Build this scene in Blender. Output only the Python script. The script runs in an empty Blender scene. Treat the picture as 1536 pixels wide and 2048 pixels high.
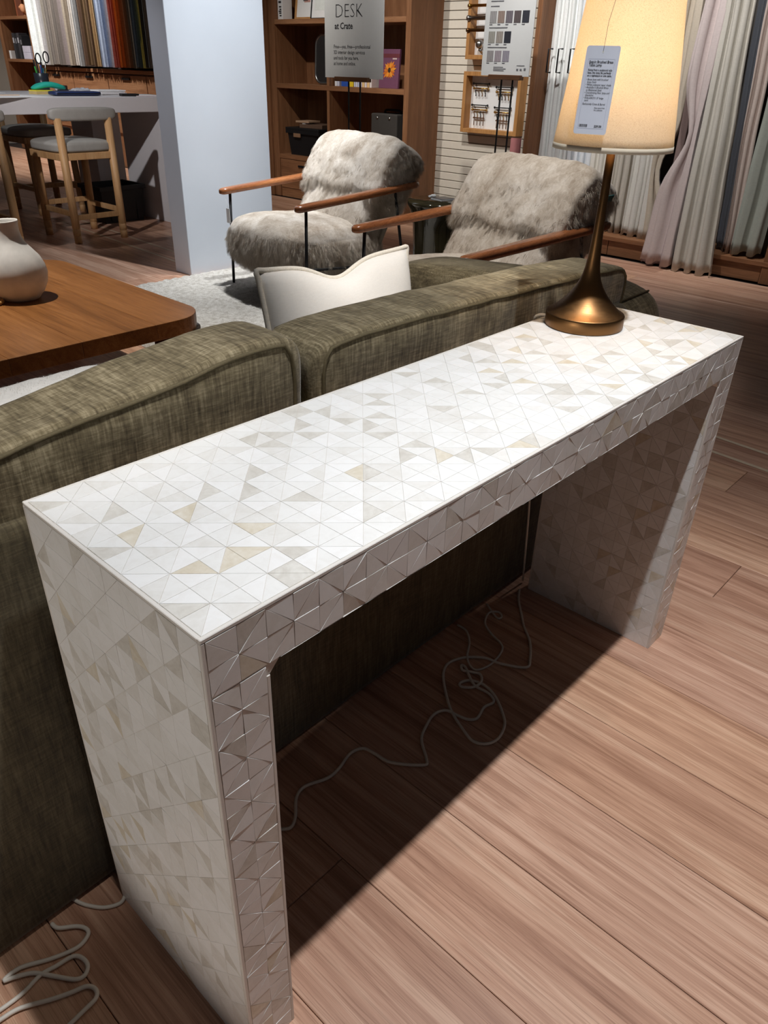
import bpy, bmesh, math, random
from mathutils import Vector, Matrix, Euler, noise

random.seed(7)
SC = bpy.context.scene
COL = SC.collection
R = math.radians

# ------------------------------------------------------------------ camera
cam_d = bpy.data.cameras.new('camera')
cam = bpy.data.objects.new('camera', cam_d)
COL.objects.link(cam)
CAM = Vector((-0.269, -0.457, 1.1993))
yaw, pitch, roll, fpx = 0.7343, -0.5366, 0.0292, 1496.0
Fw = Vector((math.cos(pitch)*math.cos(yaw), math.cos(pitch)*math.sin(yaw), math.sin(pitch)))
Rt = Vector((math.sin(yaw), -math.cos(yaw), 0)); Up = Rt.cross(Fw)
R2 = Rt*math.cos(roll)+Up*math.sin(roll); U2 = Up*math.cos(roll)-Rt*math.sin(roll)
M = Matrix((R2, U2, -Fw)).transposed().to_4x4(); M.translation = CAM
cam.matrix_world = M
cam_d.sensor_fit = 'VERTICAL'; cam_d.sensor_height = 24.0
cam_d.lens = fpx/2048*24.0
cam_d.clip_start = 0.02; cam_d.clip_end = 60
SC.camera = cam

# ------------------------------------------------------------------ world, lights, exposure
w = bpy.data.worlds.new('store_ambient'); SC.world = w; w.use_nodes = True
w.node_tree.nodes['Background'].inputs[0].default_value = (0.80, 0.83, 0.95, 1)
w.node_tree.nodes['Background'].inputs[1].default_value = 0.035
SC.view_settings.view_transform = 'Standard'
SC.view_settings.look = 'None'
SC.view_settings.exposure = 0.0
SC.view_settings.gamma = 1.0
SC.view_settings.use_curve_mapping = False

def spot(name, loc, target, power, size=70, blend=0.6, col=(1, 0.97, 0.93), rad=0.035):
    d = bpy.data.lights.new(name, 'SPOT'); d.energy = power; d.spot_size = R(size)
    d.spot_blend = blend; d.color = col; d.shadow_soft_size = rad
    o = bpy.data.objects.new(name, d); COL.objects.link(o); o.location = loc
    o.rotation_euler = (Vector(target)-Vector(loc)).to_track_quat('-Z', 'Y').to_euler()
    return o
COOL = (0.95, 0.97, 1.0)
spot('ceiling_spot_console', (0.62, -0.24, 3.25), (0.64, -0.40, 0.0), 350, 60, 1.0, COOL, 0.03)
spot('ceiling_spot_sofa', (1.0, -0.12, 3.3), (1.30, 1.02, 0.55), 330, 25, 0.7, (1, 0.97, 0.93))
spot('fill_spot_sofa_left', (-0.05, -0.12, 3.3), (0.05, 0.70, 0.8), 150, 24, 0.9, (1, 0.97, 0.93))  # added fill that brightens the left part of the sofa
spot('ceiling_spot_aisle', (2.6, 0.15, 3.3), (2.1, -0.1, 0), 62, 42, 1.0, (1, 0.93, 0.92))
spot('fill_spot_left', (-2.5, 0.12, 0.78), (0.0, 0.16, 0.47), 82, 22, 0.7, (1, 0.93, 0.85))  # added low fill, brightens the console's left end but little floor
spot('ceiling_spot_coffee_table', (0.55, 2.75, 3.3), (0.95, 2.55, 0.4), 330, 44, 0.8, (1, 0.95, 0.88))
spot('ceiling_spot_armchair', (2.95, 3.3, 3.3), (2.7, 3.1, 0.3), 400, 40, 0.8, COOL)
spot('ceiling_spot_armchair_right', (2.35, 1.95, 3.3), (2.65, 1.75, 0.4), 290, 44, 0.8, (1, 0.97, 0.94))
spot('ceiling_spot_wall_stub', (2.75, 2.5, 3.3), (2.9, 3.82, 0.8), 380, 44, 0.9, (0.9, 0.95, 1.0))
spot('ceiling_spot_bookcase', (2.9, 4.75, 3.3), (5.2, 5.0, 1.2), 240, 55, 0.8, (1, 0.95, 0.88))
spot('ceiling_spot_slat_wall', (3.3, 2.9, 3.3), (5.4, 3.6, 1.1), 260, 50, 0.8, (1, 0.97, 0.93))
spot('ceiling_spot_curtains', (4.0, 2.3, 3.3), (5.35, 2.3, 1.0), 190, 62, 0.8, (1, 0.98, 0.97))
spot('ceiling_spot_curtains_right', (4.0, 1.3, 3.3), (5.35, 1.45, 1.0), 120, 58, 0.8, (1, 0.98, 0.97))
spot('ceiling_spot_counter', (2.3, 5.9, 3.3), (2.7, 6.0, 0.9), 70, 50, 0.8, COOL)
spot('fill_spot_stools', (0.5, 3.5, 2.3), (2.75, 5.3, 1.0), 240, 34, 0.9, (1, 0.95, 0.95))  # added fill below ceiling height for the counter front and stools
spot('fill_spot_stub_side', (0.6, 4.5, 3.2), (2.53, 4.0, 0.9), 110, 26, 0.9, (0.95, 0.94, 1.0))  # added fill, lightens the narrow left face of the wall stub
spot('ceiling_spot_fabric_wall', (3.7, 9.6, 3.4), (5.2, 9.6, 1.2), 480, 85, 0.8, (1, 0.98, 0.95))
spot('ceiling_spot_fabric_wall_left', (3.7, 11.4, 3.4), (5.2, 11.4, 1.2), 220, 70, 0.8, (1, 0.95, 0.9))

# ------------------------------------------------------------------ materials
def srgb(r, g, b):
    f = lambda c: (c/12.92 if c <= 0.04045 else ((c+0.055)/1.055)**2.4)
    return (f(r/255), f(g/255), f(b/255), 1)

class NT:
    def __init__(s, name):
        s.m = bpy.data.materials.new(name); s.m.use_nodes = True
        s.t = s.m.node_tree; s.b = s.t.nodes['Principled BSDF']; s.out = s.t.nodes['Material Output']
    def n(s, typ, **kw):
        nd = s.t.nodes.new(typ)
        for k, v in kw.items():
            if k.startswith('i_'): nd.inputs[k[2:].replace('_', ' ')].default_value = v
            else: setattr(nd, k, v)
        return nd
    def l(s, a, b): s.t.links.new(a, b)
    def pos(s, scale=(1, 1, 1), rnd=0.0):
        g = s.n('ShaderNodeNewGeometry')
        mp = s.n('ShaderNodeMapping'); mp.inputs['Scale'].default_value = scale
        s.l(g.outputs['Position'], mp.inputs['Vector'])
        if rnd:
            oi = s.n('ShaderNodeObjectInfo')
            ml = s.n('ShaderNodeMath', operation='MULTIPLY'); ml.inputs[1].default_value = rnd
            s.l(oi.outputs['Random'], ml.inputs[0]); s.l(ml.outputs[0], mp.inputs['Location'])
        return mp.outputs[0]
    def objc(s, scale=(1, 1, 1)):
        g = s.n('ShaderNodeTexCoord'); mp = s.n('ShaderNodeMapping'); mp.inputs['Scale'].default_value = scale
        s.l(g.outputs['Object'], mp.inputs['Vector']); return mp.outputs[0]
    def noise(s, vec, scale, detail=4, rough=0.55, dist=0.0):
        nd = s.n('ShaderNodeTexNoise'); nd.inputs['Scale'].default_value = scale
        nd.inputs['Detail'].default_value = detail; nd.inputs['Roughness'].default_value = rough
        nd.inputs['Distortion'].default_value = dist
        s.l(vec, nd.inputs['Vector']); return nd.outputs['Fac']
    def ramp(s, fac, stops):
        r = s.n('ShaderNodeValToRGB')
        e = r.color_ramp.elements
        while len(e) < len(stops): e.new(0.5)
        for k, (p, c) in enumerate(stops): e[k].position = p; e[k].color = c
        s.l(fac, r.inputs['Fac']); return r.outputs['Color']
    def mix(s, fac, a, b, mode='MIX'):
        x = s.n('ShaderNodeMix', data_type='RGBA', blend_type=mode)
        for sock, v in ((x.inputs[0], fac), (x.inputs[6], a), (x.inputs[7], b)):
            if hasattr(v, 'links') or hasattr(v, 'is_linked'): s.l(v, sock)
            else: sock.default_value = v
        return x.outputs[2]
    def math(s, op, a, b=0.0):
        x = s.n('ShaderNodeMath', operation=op)
        for sock, v in ((x.inputs[0], a), (x.inputs[1], b)):
            if hasattr(v, 'is_linked'): s.l(v, sock)
            else: sock.default_value = v
        return x.outputs[0]
    def bump(s, h, strength=0.3, dist=0.002):
        b = s.n('ShaderNodeBump'); b.inputs['Strength'].default_value = strength; b.inputs['Distance'].default_value = dist
        s.l(h, b.inputs['Height']); s.l(b.outputs[0], s.b.inputs['Normal'])
    def set(s, col=None, rough=None, metal=None, spec=None, sheen=None):
        if col is not None:
            if hasattr(col, 'is_linked'): s.l(col, s.b.inputs['Base Color'])
            else: s.b.inputs['Base Color'].default_value = col
        if rough is not None: s.b.inputs['Roughness'].default_value = rough
        if metal is not None: s.b.inputs['Metallic'].default_value = metal
        if spec is not None: s.b.inputs['Specular IOR Level'].default_value = spec
        if sheen is not None:
            s.b.inputs['Sheen Weight'].default_value = sheen
            s.b.inputs['Sheen Roughness'].default_value = 0.4
        return s.m

def plain(name, c, rough=0.6, metal=0.0, spec=0.5, var=0.06, scale=30, bump=0.0):
    t = NT(name); f = t.noise(t.pos(), scale, 3)
    lo = tuple(x*(1-var) for x in c[:3])+(1,); hi = tuple(min(1, x*(1+var)) for x in c[:3])+(1,)
    col = t.ramp(f, [(0.3, lo), (0.7, hi)])
    if bump: t.bump(f, bump, 0.002)
    return t.set(col, rough, metal, spec)

def wood(name, dark, mid, light, axis='y', ring=1.0, fine=1.0, rough=0.45, spec=0.4, rnd=0.0, tint=0.0, bump=0.12):
    t = NT(name)
    k = {'x': (0.06, 1, 1), 'y': (1, 0.06, 1), 'z': (1, 1, 0.06)}[axis]
    p = t.pos(k, rnd)
    warp = t.noise(p, 6*ring, 3, 0.5)
    wv = t.noise(p, 14*ring, 5, 0.62, 1.6)
    k2 = {'x': (0.02, 1, 1), 'y': (1, 0.02, 1), 'z': (1, 1, 0.02)}[axis]
    p2 = t.pos(k2, rnd*1.7)
    fn = t.noise(p2, 330*fine, 2, 0.7)
    a = t.math('ADD', t.math('MULTIPLY', wv, 0.6), t.math('MULTIPLY', warp, 0.4))
    col = t.ramp(a, [(0.30, dark), (0.5, mid), (0.70, light)])
    pores = t.ramp(fn, [(0.36, (0.62, 0.56, 0.52, 1)), (0.5, (1, 1, 1, 1))])
    col = t.mix(0.75, col, pores, 'MULTIPLY')
    if tint:
        oi = t.n('ShaderNodeObjectInfo')
        tr = t.ramp(oi.outputs['Random'], [(0.0, (1-tint, 1-tint*1.15, 1-tint*1.2, 1)), (1.0, (1+tint, 1+tint, 1+tint, 1))])
        col = t.mix(1.0, col, tr, 'MULTIPLY')
    t.bump(t.math('ADD', fn, t.math('MULTIPLY', wv, 0.3)), bump, 0.001)
    return t.set(col, rough, 0, spec)

MT = {}
MT['resin'] = plain('white_resin_edge', srgb(226, 220, 212), 0.35, var=0.03)
MT['grout'] = plain('pale_grout', srgb(220, 214, 206), 0.6, var=0.05)
def tile_mat(name, base, dark, amount):
    t = NT(name)
    p = t.pos((1, 1, 1)); f = t.noise(p, 38, 4, 0.6, 1.2); g = t.noise(p, 220, 2, 0.5)
    mx = t.math('ADD', t.math('MULTIPLY', f, 0.8), t.math('MULTIPLY', g, 0.2))
    col = t.ramp(mx, [(0.35, dark), (0.35+amount, base)])
    return t.set(col, 0.34, 0, 0.45)
TILES = [tile_mat('bone_white', srgb(238, 236, 232), srgb(233, 230, 225), 0.2),
         tile_mat('bone_bright', srgb(242, 240, 237), srgb(238, 235, 231), 0.2),
         tile_mat('bone_pale_grey', srgb(234, 231, 226), srgb(226, 222, 215), 0.25),
         tile_mat('bone_grey', srgb(226, 222, 214), srgb(206, 200, 190), 0.3),
         tile_mat('bone_tan', srgb(232, 225, 211), srgb(212, 200, 178), 0.35)]
TW = [0.43, 0.28, 0.14, 0.11, 0.04]

# brushed brass
t = NT('brushed_brass'); p = t.pos((1, 1, 26)); f = t.noise(p, 60, 3)
t.l(t.ramp(f, [(0.3, (0.32, 0.32, 0.32, 1)), (0.7, (0.44, 0.44, 0.44, 1))]), t.b.inputs['Roughness'])
t.b.inputs['Anisotropic'].default_value = 0.5
MT['brass'] = t.set(srgb(120, 88, 56), None, 1.0)
MT['brass_bright'] = plain('polished_brass', srgb(205, 165, 95), 0.25, 1.0)
MT['steel'] = plain('brushed_steel', srgb(170, 168, 165), 0.3, 1.0)
MT['black_metal'] = plain('black_metal', srgb(28, 28, 30), 0.45, 0.3)
MT['black_plastic'] = plain('black_plastic', srgb(22, 22, 24), 0.5)
MT['charcoal'] = plain('charcoal_fabric', srgb(58, 54, 50), 0.8)
MT['rubber'] = plain('dark_rubber', srgb(20, 20, 20), 0.8)

# lamp shade: woven fabric that lets the bulb's light through
t = NT('lampshade_linen'); p = t.objc((1, 1, 1))
f1 = t.noise(t.objc((1, 1, 5)), 420, 2); f2 = t.noise(t.objc((5, 5, 1)), 420, 2)
wv = t.math('ADD', f1, f2)
col = t.ramp(wv, [(0.7, srgb(214, 200, 176)), (1.2, srgb(246, 238, 222))])
t.b.inputs['Roughness'].default_value = 0.9; t.l(col, t.b.inputs['Base Color'])
t.bump(wv, 0.35, 0.001)
tr = t.n('ShaderNodeBsdfTranslucent'); t.l(col, tr.inputs['Color'])
mx = t.n('ShaderNodeMixShader'); mx.inputs[0].default_value = 0.56
t.l(t.b.outputs[0], mx.inputs[1]); t.l(tr.outputs[0], mx.inputs[2]); t.l(mx.outputs[0], t.out.inputs['Surface'])
MT['shade'] = t.m
MT['shade_trim'] = plain('shade_trim_linen', srgb(214, 200, 178), 0.9)

# olive chenille
def chenille(name, dark, mid, light):
    t = NT(name)
    a = t.noise(t.pos((1, 0.09, 0.09)), 190, 3, 0.7); b = t.noise(t.pos((0.10, 1, 1)), 260, 3, 0.7)
    big = t.noise(t.pos((1, 0.3, 0.3)), 16, 4, 0.6)
    m1 = t.math('ADD', t.math('MULTIPLY', a, 0.5), t.math('MULTIPLY', b, 0.35))
    m2 = t.math('ADD', m1, t.math('MULTIPLY', big, 0.35))
    col = t.ramp(m2, [(0.47, dark), (0.60, mid), (0.76, light)])
    t.bump(m1, 0.45, 0.002)
    return t.set(col, 0.85, 0, 0.2, sheen=0.25)
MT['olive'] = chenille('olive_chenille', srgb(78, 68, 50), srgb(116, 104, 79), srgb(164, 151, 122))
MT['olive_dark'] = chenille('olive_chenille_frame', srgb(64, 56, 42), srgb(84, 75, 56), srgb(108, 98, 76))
MT['olive_pipe'] = plain('olive_piping', srgb(90, 79, 54), 0.85, var=0.15, scale=300)

def cloth(name, c, var=0.08, scale=500, bump=0.2, sheen=0.1):
    t = NT(name); a = t.noise(t.pos((1, 1, 0.15)), scale, 2); b = t.noise(t.pos((0.15, 0.15, 1)), scale, 2)
    m = t.math('MULTIPLY', t.math('ADD', a, b), 0.5)
    lo = tuple(x*(1-var) for x in c[:3])+(1,); hi = tuple(min(1, x*(1+var)) for x in c[:3])+(1,)
    t.bump(m, bump, 0.001)
    return t.set(t.ramp(m, [(0.35, lo), (0.65, hi)]), 0.9, 0, 0.15, sheen=sheen)
MT['linen_white'] = cloth('white_linen', srgb(232, 227, 220), 0.03)
MT['linen_trim'] = cloth('cream_trim', srgb(228, 220, 206), 0.12)
MT['fleece'] = cloth('white_fleece', srgb(238, 235, 230), 0.06, 160, 0.6)
MT['upholstery_grey'] = plain('grey_leather', srgb(158, 156, 150), 0.5, var=0.05)

def fur(name, dark, mid, light):
    t = NT(name)
    a = t.noise(t.pos((1, 1, 0.6)), 7, 3, 0.5, 0.6); b = t.noise(t.pos((1, 1, 0.5)), 42, 4, 0.7, 1.0)
    m = t.math('ADD', t.math('MULTIPLY', a, 0.6), t.math('MULTIPLY', b, 0.4))
    col = t.ramp(m, [(0.36, dark), (0.5, mid), (0.64, light)])
    t.bump(b, 0.5, 0.006)
    return t.set(col, 0.95, 0, 0.1, sheen=0.3)
def hair(o, count, length, seed, child=14, rad=0.0011):
    md = o.modifiers.new('fur', 'PARTICLE_SYSTEM'); ps = o.particle_systems[-1]; st = ps.settings
    ps.seed = seed; st.type = 'HAIR'; st.count = count; st.hair_length = length; st.hair_step = 4; st.render_step = 3
    st.child_type = 'INTERPOLATED'; st.rendered_child_count = child; st.child_percent = 1
    st.clump_factor = 0.55; st.roughness_1 = 0.012; st.roughness_1_size = 0.6; st.roughness_2 = 0.012; st.roughness_endpoint = 0.012
    st.brownian_factor = 0.0; st.factor_random = length*0.35; st.tangent_factor = 0.0; st.object_align_factor = (0, 0, -length*0.9)
    st.root_radius = 1.0; st.tip_radius = 0.25; st.radius_scale = rad; st.material = 1
    return o
MT['fur'] = fur('taupe_shearling', srgb(162, 147, 130), srgb(194, 182, 167), srgb(218, 209, 197))
MT['suede'] = plain('taupe_suede', srgb(150, 140, 126), 0.9, var=0.1)
MT['teal_label'] = plain('teal_label', srgb(36, 84, 84), 0.7)

t = NT('oak_floor')
pa = t.pos((1, 0.045, 1), 9.0); pb = t.pos((1, 0.012, 1), 13.0); pc_ = t.pos((1, 0.11, 1), 5.0)
broad = t.noise(pa, 16, 4, 0.55, 0.8); streak = t.noise(pa, 62, 5, 0.7, 0.6); pores = t.noise(pb, 480, 2, 0.75)
wvn = t.n('ShaderNodeTexWave', wave_type='BANDS', bands_direction='X'); wvn.inputs['Scale'].default_value = 7; wvn.inputs['Distortion'].default_value = 7.5
wvn.inputs['Detail'].default_value = 2.5; wvn.inputs['Detail Scale'].default_value = 1.2; t.l(pc_, wvn.inputs['Vector'])
col = t.ramp(t.math('ADD', t.math('MULTIPLY', broad, 0.55), t.math('MULTIPLY', streak, 0.45)), [(0.34, srgb(162, 121, 99)), (0.5, srgb(202, 162, 138)), (0.64, srgb(228, 194, 170))])
col = t.mix(0.55, col, t.ramp(pores, [(0.36, (0.55, 0.47, 0.42, 1)), (0.5, (1, 1, 1, 1))]), 'MULTIPLY')
col = t.mix(0.28, col, t.ramp(wvn.outputs['Fac'], [(0.0, (0.62, 0.54, 0.48, 1)), (0.16, (1, 1, 1, 1))]), 'MULTIPLY')
vor = t.n('ShaderNodeTexVoronoi'); vor.inputs['Scale'].default_value = 2.0; t.l(t.pos((1.6, 0.55, 1), 3.0), vor.inputs['Vector'])
col = t.mix(0.7, col, t.ramp(vor.outputs['Distance'], [(0.012, (0.28, 0.2, 0.16, 1)), (0.035, (1, 1, 1, 1))]), 'MULTIPLY')
oi = t.n('ShaderNodeObjectInfo')
col = t.mix(1.0, col, t.ramp(oi.outputs['Random'], [(0.0, (0.80, 0.73, 0.69, 1)), (0.35, (1.0, 0.96, 0.95, 1)), (0.7, (1.06, 1.0, 0.90, 1)), (1.0, (0.92, 0.85, 0.82, 1))]), 'MULTIPLY')
t.bump(t.math('ADD', pores, t.math('MULTIPLY', streak, 0.3)), 0.15, 0.001)
MT['floor'] = t.set(col, 0.36, 0, 0.4)
MT['floor_gap'] = plain('floor_underlay', srgb(44, 30, 24), 0.8)
MT['inlay'] = plain('cream_inlay', srgb(214, 196, 170), 0.45)
MT['oak_case'] = wood('oak_cabinet', srgb(108, 72, 46), srgb(136, 94, 64), srgb(160, 116, 82), 'z', 0.7, 1.0, 0.5)
MT['oak_case_h'] = wood('oak_cabinet_level', srgb(114, 76, 50), srgb(146, 102, 70), srgb(174, 128, 92), 'y', 0.7, 1.0, 0.5)
MT['oak_light'] = wood('light_oak', srgb(176, 132, 86), srgb(200, 158, 110), srgb(216, 178, 132), 'z', 0.7, 1.0, 0.5)
MT['oak_frame'] = wood('honey_oak', srgb(166, 116, 66), srgb(190, 140, 86), srgb(206, 160, 106), 'z', 0.7, 1.0, 0.5)
MT['coffee'] = wood('brown_oak', srgb(112, 70, 34), srgb(150, 98, 52), srgb(178, 122, 72), 'y', 1.2, 1.0, 0.36, rnd=5.0, tint=0.1)
MT['coffee_leg'] = wood('brown_oak_leg', srgb(84, 46, 24), srgb(108, 64, 34), srgb(128, 80, 46), 'z', 1.0, 1.0, 0.42)
MT['walnut'] = wood('walnut_arm', srgb(106, 62, 36), srgb(144, 88, 53), srgb(176, 116, 73), 'x', 1.4, 1.0, 0.22, 0.55)
MT['walnut_dark'] = wood('easel_walnut', srgb(70, 44, 26), srgb(92, 60, 36), srgb(110, 74, 46), 'y', 1.0, 1.0, 0.5)

MT['wall_white'] = plain('cool_white_paint', srgb(208, 214, 222), 0.7, var=0.015, scale=4)
MT['wall_back'] = plain('warm_white_paint', srgb(196, 190, 180), 0.8, var=0.02, scale=4)
MT['slat'] = plain('cream_slat_paint', srgb(216, 208, 194), 0.6, var=0.02)
MT['slat_gap'] = plain('slat_groove', srgb(120, 108, 92), 0.8)
MT['laminate'] = plain('white_laminate', srgb(212, 210, 212), 0.4, var=0.01)
MT['paper'] = plain('white_paper', srgb(236, 236, 236), 0.7, var=0.015)
MT['sign_grey'] = plain('sign_card', srgb(196, 197, 196), 0.6, var=0.012)
MT['ink'] = plain('dark_ink', srgb(38, 38, 42), 0.7)
MT['ink_grey'] = plain('grey_ink', srgb(96, 96, 100), 0.7)
MT['tag_paper'] = plain('tag_card', srgb(224, 228, 240), 0.55, var=0.012)
MT['tag_edge'] = plain('tag_border_ink', srgb(168, 172, 196), 0.6)
MT['mirror'] = plain('mirror_glass', srgb(225, 228, 228), 0.02, 1.0, var=0.0)
MT['glass_dark'] = None
t = NT('smoked_green_glass'); f = t.noise(t.pos(), 14, 3)
MT['glass_dark'] = t.set(t.ramp(f, [(0.3, srgb(38, 34, 20)), (0.7, srgb(54, 48, 30))]), 0.06, 0, 0.8)
MT['ceramic'] = plain('matte_white_ceramic', srgb(224, 220, 214), 0.75, var=0.10, scale=18, bump=0.35)
MT['hollow_shade'] = plain('painted_hollow_shade', srgb(70, 62, 56), 0.9)
MT['cord'] = plain('white_cord', srgb(230, 220, 206), 0.55, var=0.04)
MT['tan_wood'] = plain('tan_wood', srgb(188, 140, 80), 0.5, var=0.1)
# rug
t = NT('cream_rug'); a = t.noise(t.pos(), 220, 3, 0.7); b = t.noise(t.pos(), 38, 3)
m_ = t.math('ADD', t.math('MULTIPLY', a, 0.6), t.math('MULTIPLY', b, 0.4))
t.bump(a, 1.0, 0.008)
MT['rug'] = t.set(t.ramp(m_, [(0.38, srgb(172, 164, 152)), (0.55, srgb(216, 211, 202)), (0.7, srgb(234, 230, 224))]), 0.95, 0, 0.1)
# bulb
t = NT('warm_bulb_glow'); t.b.inputs['Emission Color'].default_value = (1, 0.75, 0.45, 1); t.b.inputs['Emission Strength'].default_value = 6
t.set((1, 0.9, 0.75, 1), 0.4); MT['bulb'] = t.m

def solid(name, r, g, b, rough=0.7):
    key = 'solid_'+name
    if key not in MT: MT[key] = plain(name, srgb(r, g, b), rough, var=0.05)
    return MT[key]

# ------------------------------------------------------------------ mesh helpers
class MB:
    def __init__(s): s.v = []; s.f = []; s.mi = []; s.sm = []
    def add(s, vs, fs, mi=0, smooth=False, mat=None):
        o = len(s.v)
        for q in vs:
            q = Vector(q)
            s.v.append(tuple(mat @ q) if mat else tuple(q))
        for f in fs: s.f.append(tuple(i+o for i in f)); s.mi.append(mi); s.sm.append(smooth)
        return s
    def box(s, x0, x1, y0, y1, z0, z1, mi=0, mat=None):
        vs = [(x0, y0, z0), (x1, y0, z0), (x1, y1, z0), (x0, y1, z0), (x0, y0, z1), (x1, y0, z1), (x1, y1, z1), (x0, y1, z1)]
        return s.add(vs, [(0, 3, 2, 1), (4, 5, 6, 7), (0, 1, 5, 4), (1, 2, 6, 5), (2, 3, 7, 6), (3, 0, 4, 7)], mi, False, mat)
    def lathe(s, prof, n=32, mi=0, cx=0, cy=0, smooth=True, cap=True):
        vs = []; fs = []
        for (r, z) in prof:
            for k in range(n):
                a = 2*math.pi*k/n; vs.append((cx+r*math.cos(a), cy+r*math.sin(a), z))
        for i in range(len(prof)-1):
            for k in range(n):
                a = i*n+k; b = i*n+(k+1) % n; fs.append((a, b, b+n, a+n))
        if cap:
            fs.append(tuple(range(n-1, -1, -1))); fs.append(tuple((len(prof)-1)*n+k for k in range(n)))
        return s.add(vs, fs, mi, smooth)
    def tube(s, pts, r, n=8, mi=0, smooth=True, closed=False):
        pts = [Vector(p) for p in pts]; m = len(pts); rr = r if isinstance(r, (list, tuple)) else [r]*m
        vs = []; fs = []
        nrm = None
        for i, p in enumerate(pts):
            if closed: tg = pts[(i+1) % m]-pts[i-1]
            else: tg = pts[min(i+1, m-1)]-pts[max(i-1, 0)]
            tg = tg.normalized() if tg.length > 1e-9 else Vector((0, 0, 1))
            if nrm is None:
                nrm = tg.orthogonal().normalized()
            else:
                nrm = (nrm-tg*nrm.dot(tg)); nrm = nrm.normalized() if nrm.length > 1e-6 else tg.orthogonal().normalized()
            bn = tg.cross(nrm)
            for k in range(n):
                a = 2*math.pi*k/n; vs.append(p+(nrm*math.cos(a)+bn*math.sin(a))*rr[i])
        seg = m if closed else m-1
        for i in range(seg):
            for k in range(n):
                a = i*n+k; b = i*n+(k+1) % n; c = ((i+1) % m)*n+(k+1) % n; d = ((i+1) % m)*n+k
                fs.append((a, b, c, d))
        if not closed:
            fs.append(tuple(range(n-1, -1, -1))); fs.append(tuple((m-1)*n+k for k in range(n)))
        return s.add(vs, fs, mi, smooth)
    def rod(s, a, b, r, n=10, mi=0, r2=None): return s.tube([a, b], [r, r2 if r2 is not None else r], n, mi)
    def prism(s, poly, z0, z1, mi=0, mat=None):
        n = len(poly)
        vs = [(x, y, z0) for x, y in poly]+[(x, y, z1) for x, y in poly]
        fs = [tuple(range(n-1, -1, -1)), tuple(range(n, 2*n))]+[(i, (i+1) % n, (i+1) % n+n, i+n) for i in range(n)]
        return s.add(vs, fs, mi, False, mat)
    def mesh(s, name):
        me = bpy.data.meshes.new(name); me.from_pydata(s.v, [], s.f)
        me.polygons.foreach_set('material_index', s.mi); me.polygons.foreach_set('use_smooth', s.sm)
        me.update(); return me

def obj(name, mb, mats, parent=None, bevel=0.0, seg=2, sub=0, solid_=0.0, loc=None):
    me = mb.mesh(name) if isinstance(mb, MB) else mb
    if not isinstance(mats, (list, tuple)): mats = [mats]
    if isinstance(mb, MB):
        for m in mats: me.materials.append(m)
    o = bpy.data.objects.new(name, me); COL.objects.link(o)
    if parent is not None: o.parent = parent
    if loc is not None: o.location = loc
    if solid_:
        md = o.modifiers.new('thickness', 'SOLIDIFY'); md.thickness = solid_; md.offset = 0
    if bevel:
        md = o.modifiers.new('bevel', 'BEVEL'); md.width = bevel; md.segments = seg; md.limit_method = 'ANGLE'; md.angle_limit = R(40)
    if sub:
        md = o.modifiers.new('subdivision', 'SUBSURF'); md.levels = sub; md.render_levels = sub
    return o
def tag(o, label, cat, group=None):
    o['label'] = label; o['category'] = cat
    if group: o['group'] = group
    return o
def thing(name, label, cat, loc=(0, 0, 0), rz=0.0, group=None):
    o = bpy.data.objects.new(name, None); COL.objects.link(o); o.empty_display_size = 0.05
    o.location = loc; o.rotation_euler = (0, 0, rz); return tag(o, label, cat, group)
def struct(o): o['kind'] = 'structure'; return o
def copy_tree(o, parent=None):
    c = o.copy(); COL.objects.link(c)
    if parent is not None: c.parent = parent
    for ch in list(o.children): copy_tree(ch, c)
    return c
def BX(*a): return MB().box(*a)

def softbox(cx, cy, cz, lx, ly, lz, e=3.2, n=22, deform=None, amp=0.0, freq=6.0, seed=0.0):
    """a stuffed box: cube grid pushed to a superellipsoid, then deformed and crumpled"""
    idx = {}; vs = []; fs = []
    def vert(a, b, c):
        key = (a, b, c)
        if key in idx: return idx[key]
        q = Vector((2*a/n-1, 2*b/n-1, 2*c/n-1))
        l = (abs(q.x)**e+abs(q.y)**e+abs(q.z)**e)**(1/e)
        m = max(abs(q.x), abs(q.y), abs(q.z))
        q = q*(m/l) if l > 1e-9 else q
        idx[key] = len(vs); vs.append(q); return idx[key]
    for d in range(3):
        for side in (0, n):
            for i in range(n):
                for j in range(n):
                    qs = []
                    for (u, v) in ((i, j), (i+1, j), (i+1, j+1), (i, j+1)):
                        t3 = [0, 0, 0]; t3[d] = side; t3[(d+1) % 3] = u; t3[(d+2) % 3] = v
                        qs.append(vert(*t3))
                    fs.append(tuple(qs) if side == n else tuple(reversed(qs)))
    out = []
    for q in vs:
        p = Vector((q.x*lx/2, q.y*ly/2, q.z*lz/2))
        if deform: p = deform(p, q)
        p = p+Vector((cx, cy, cz))
        if amp:
            nv = noise.noise_vector(p*freq+Vector((seed, seed*1.7, 0)))+0.5*noise.noise_vector(p*freq*2.3+Vector((seed, 0, seed)))
            p = p+nv*amp
        out.append(p)
    return MB().add(out, fs, 0, True)

def smooth_path(pts, per=6, closed=False):
    P = [Vector(p) for p in pts]; n = len(P); out = []
    rng = n if closed else n-1
    for i in range(rng):
        if closed: p0, p1, p2, p3 = P[i-1], P[i], P[(i+1) % n], P[(i+2) % n]
        else: p0, p1, p2, p3 = P[max(i-1, 0)], P[i], P[i+1], P[min(i+2, n-1)]
        for k in range(per):
            t_ = k/per
            out.append(0.5*((2*p1)+(p2-p0)*t_+(2*p0-5*p1+4*p2-p3)*t_*t_+(3*p1-p0-3*p2+p3)*t_**3))
    if not closed: out.append(P[-1])
    return out

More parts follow.
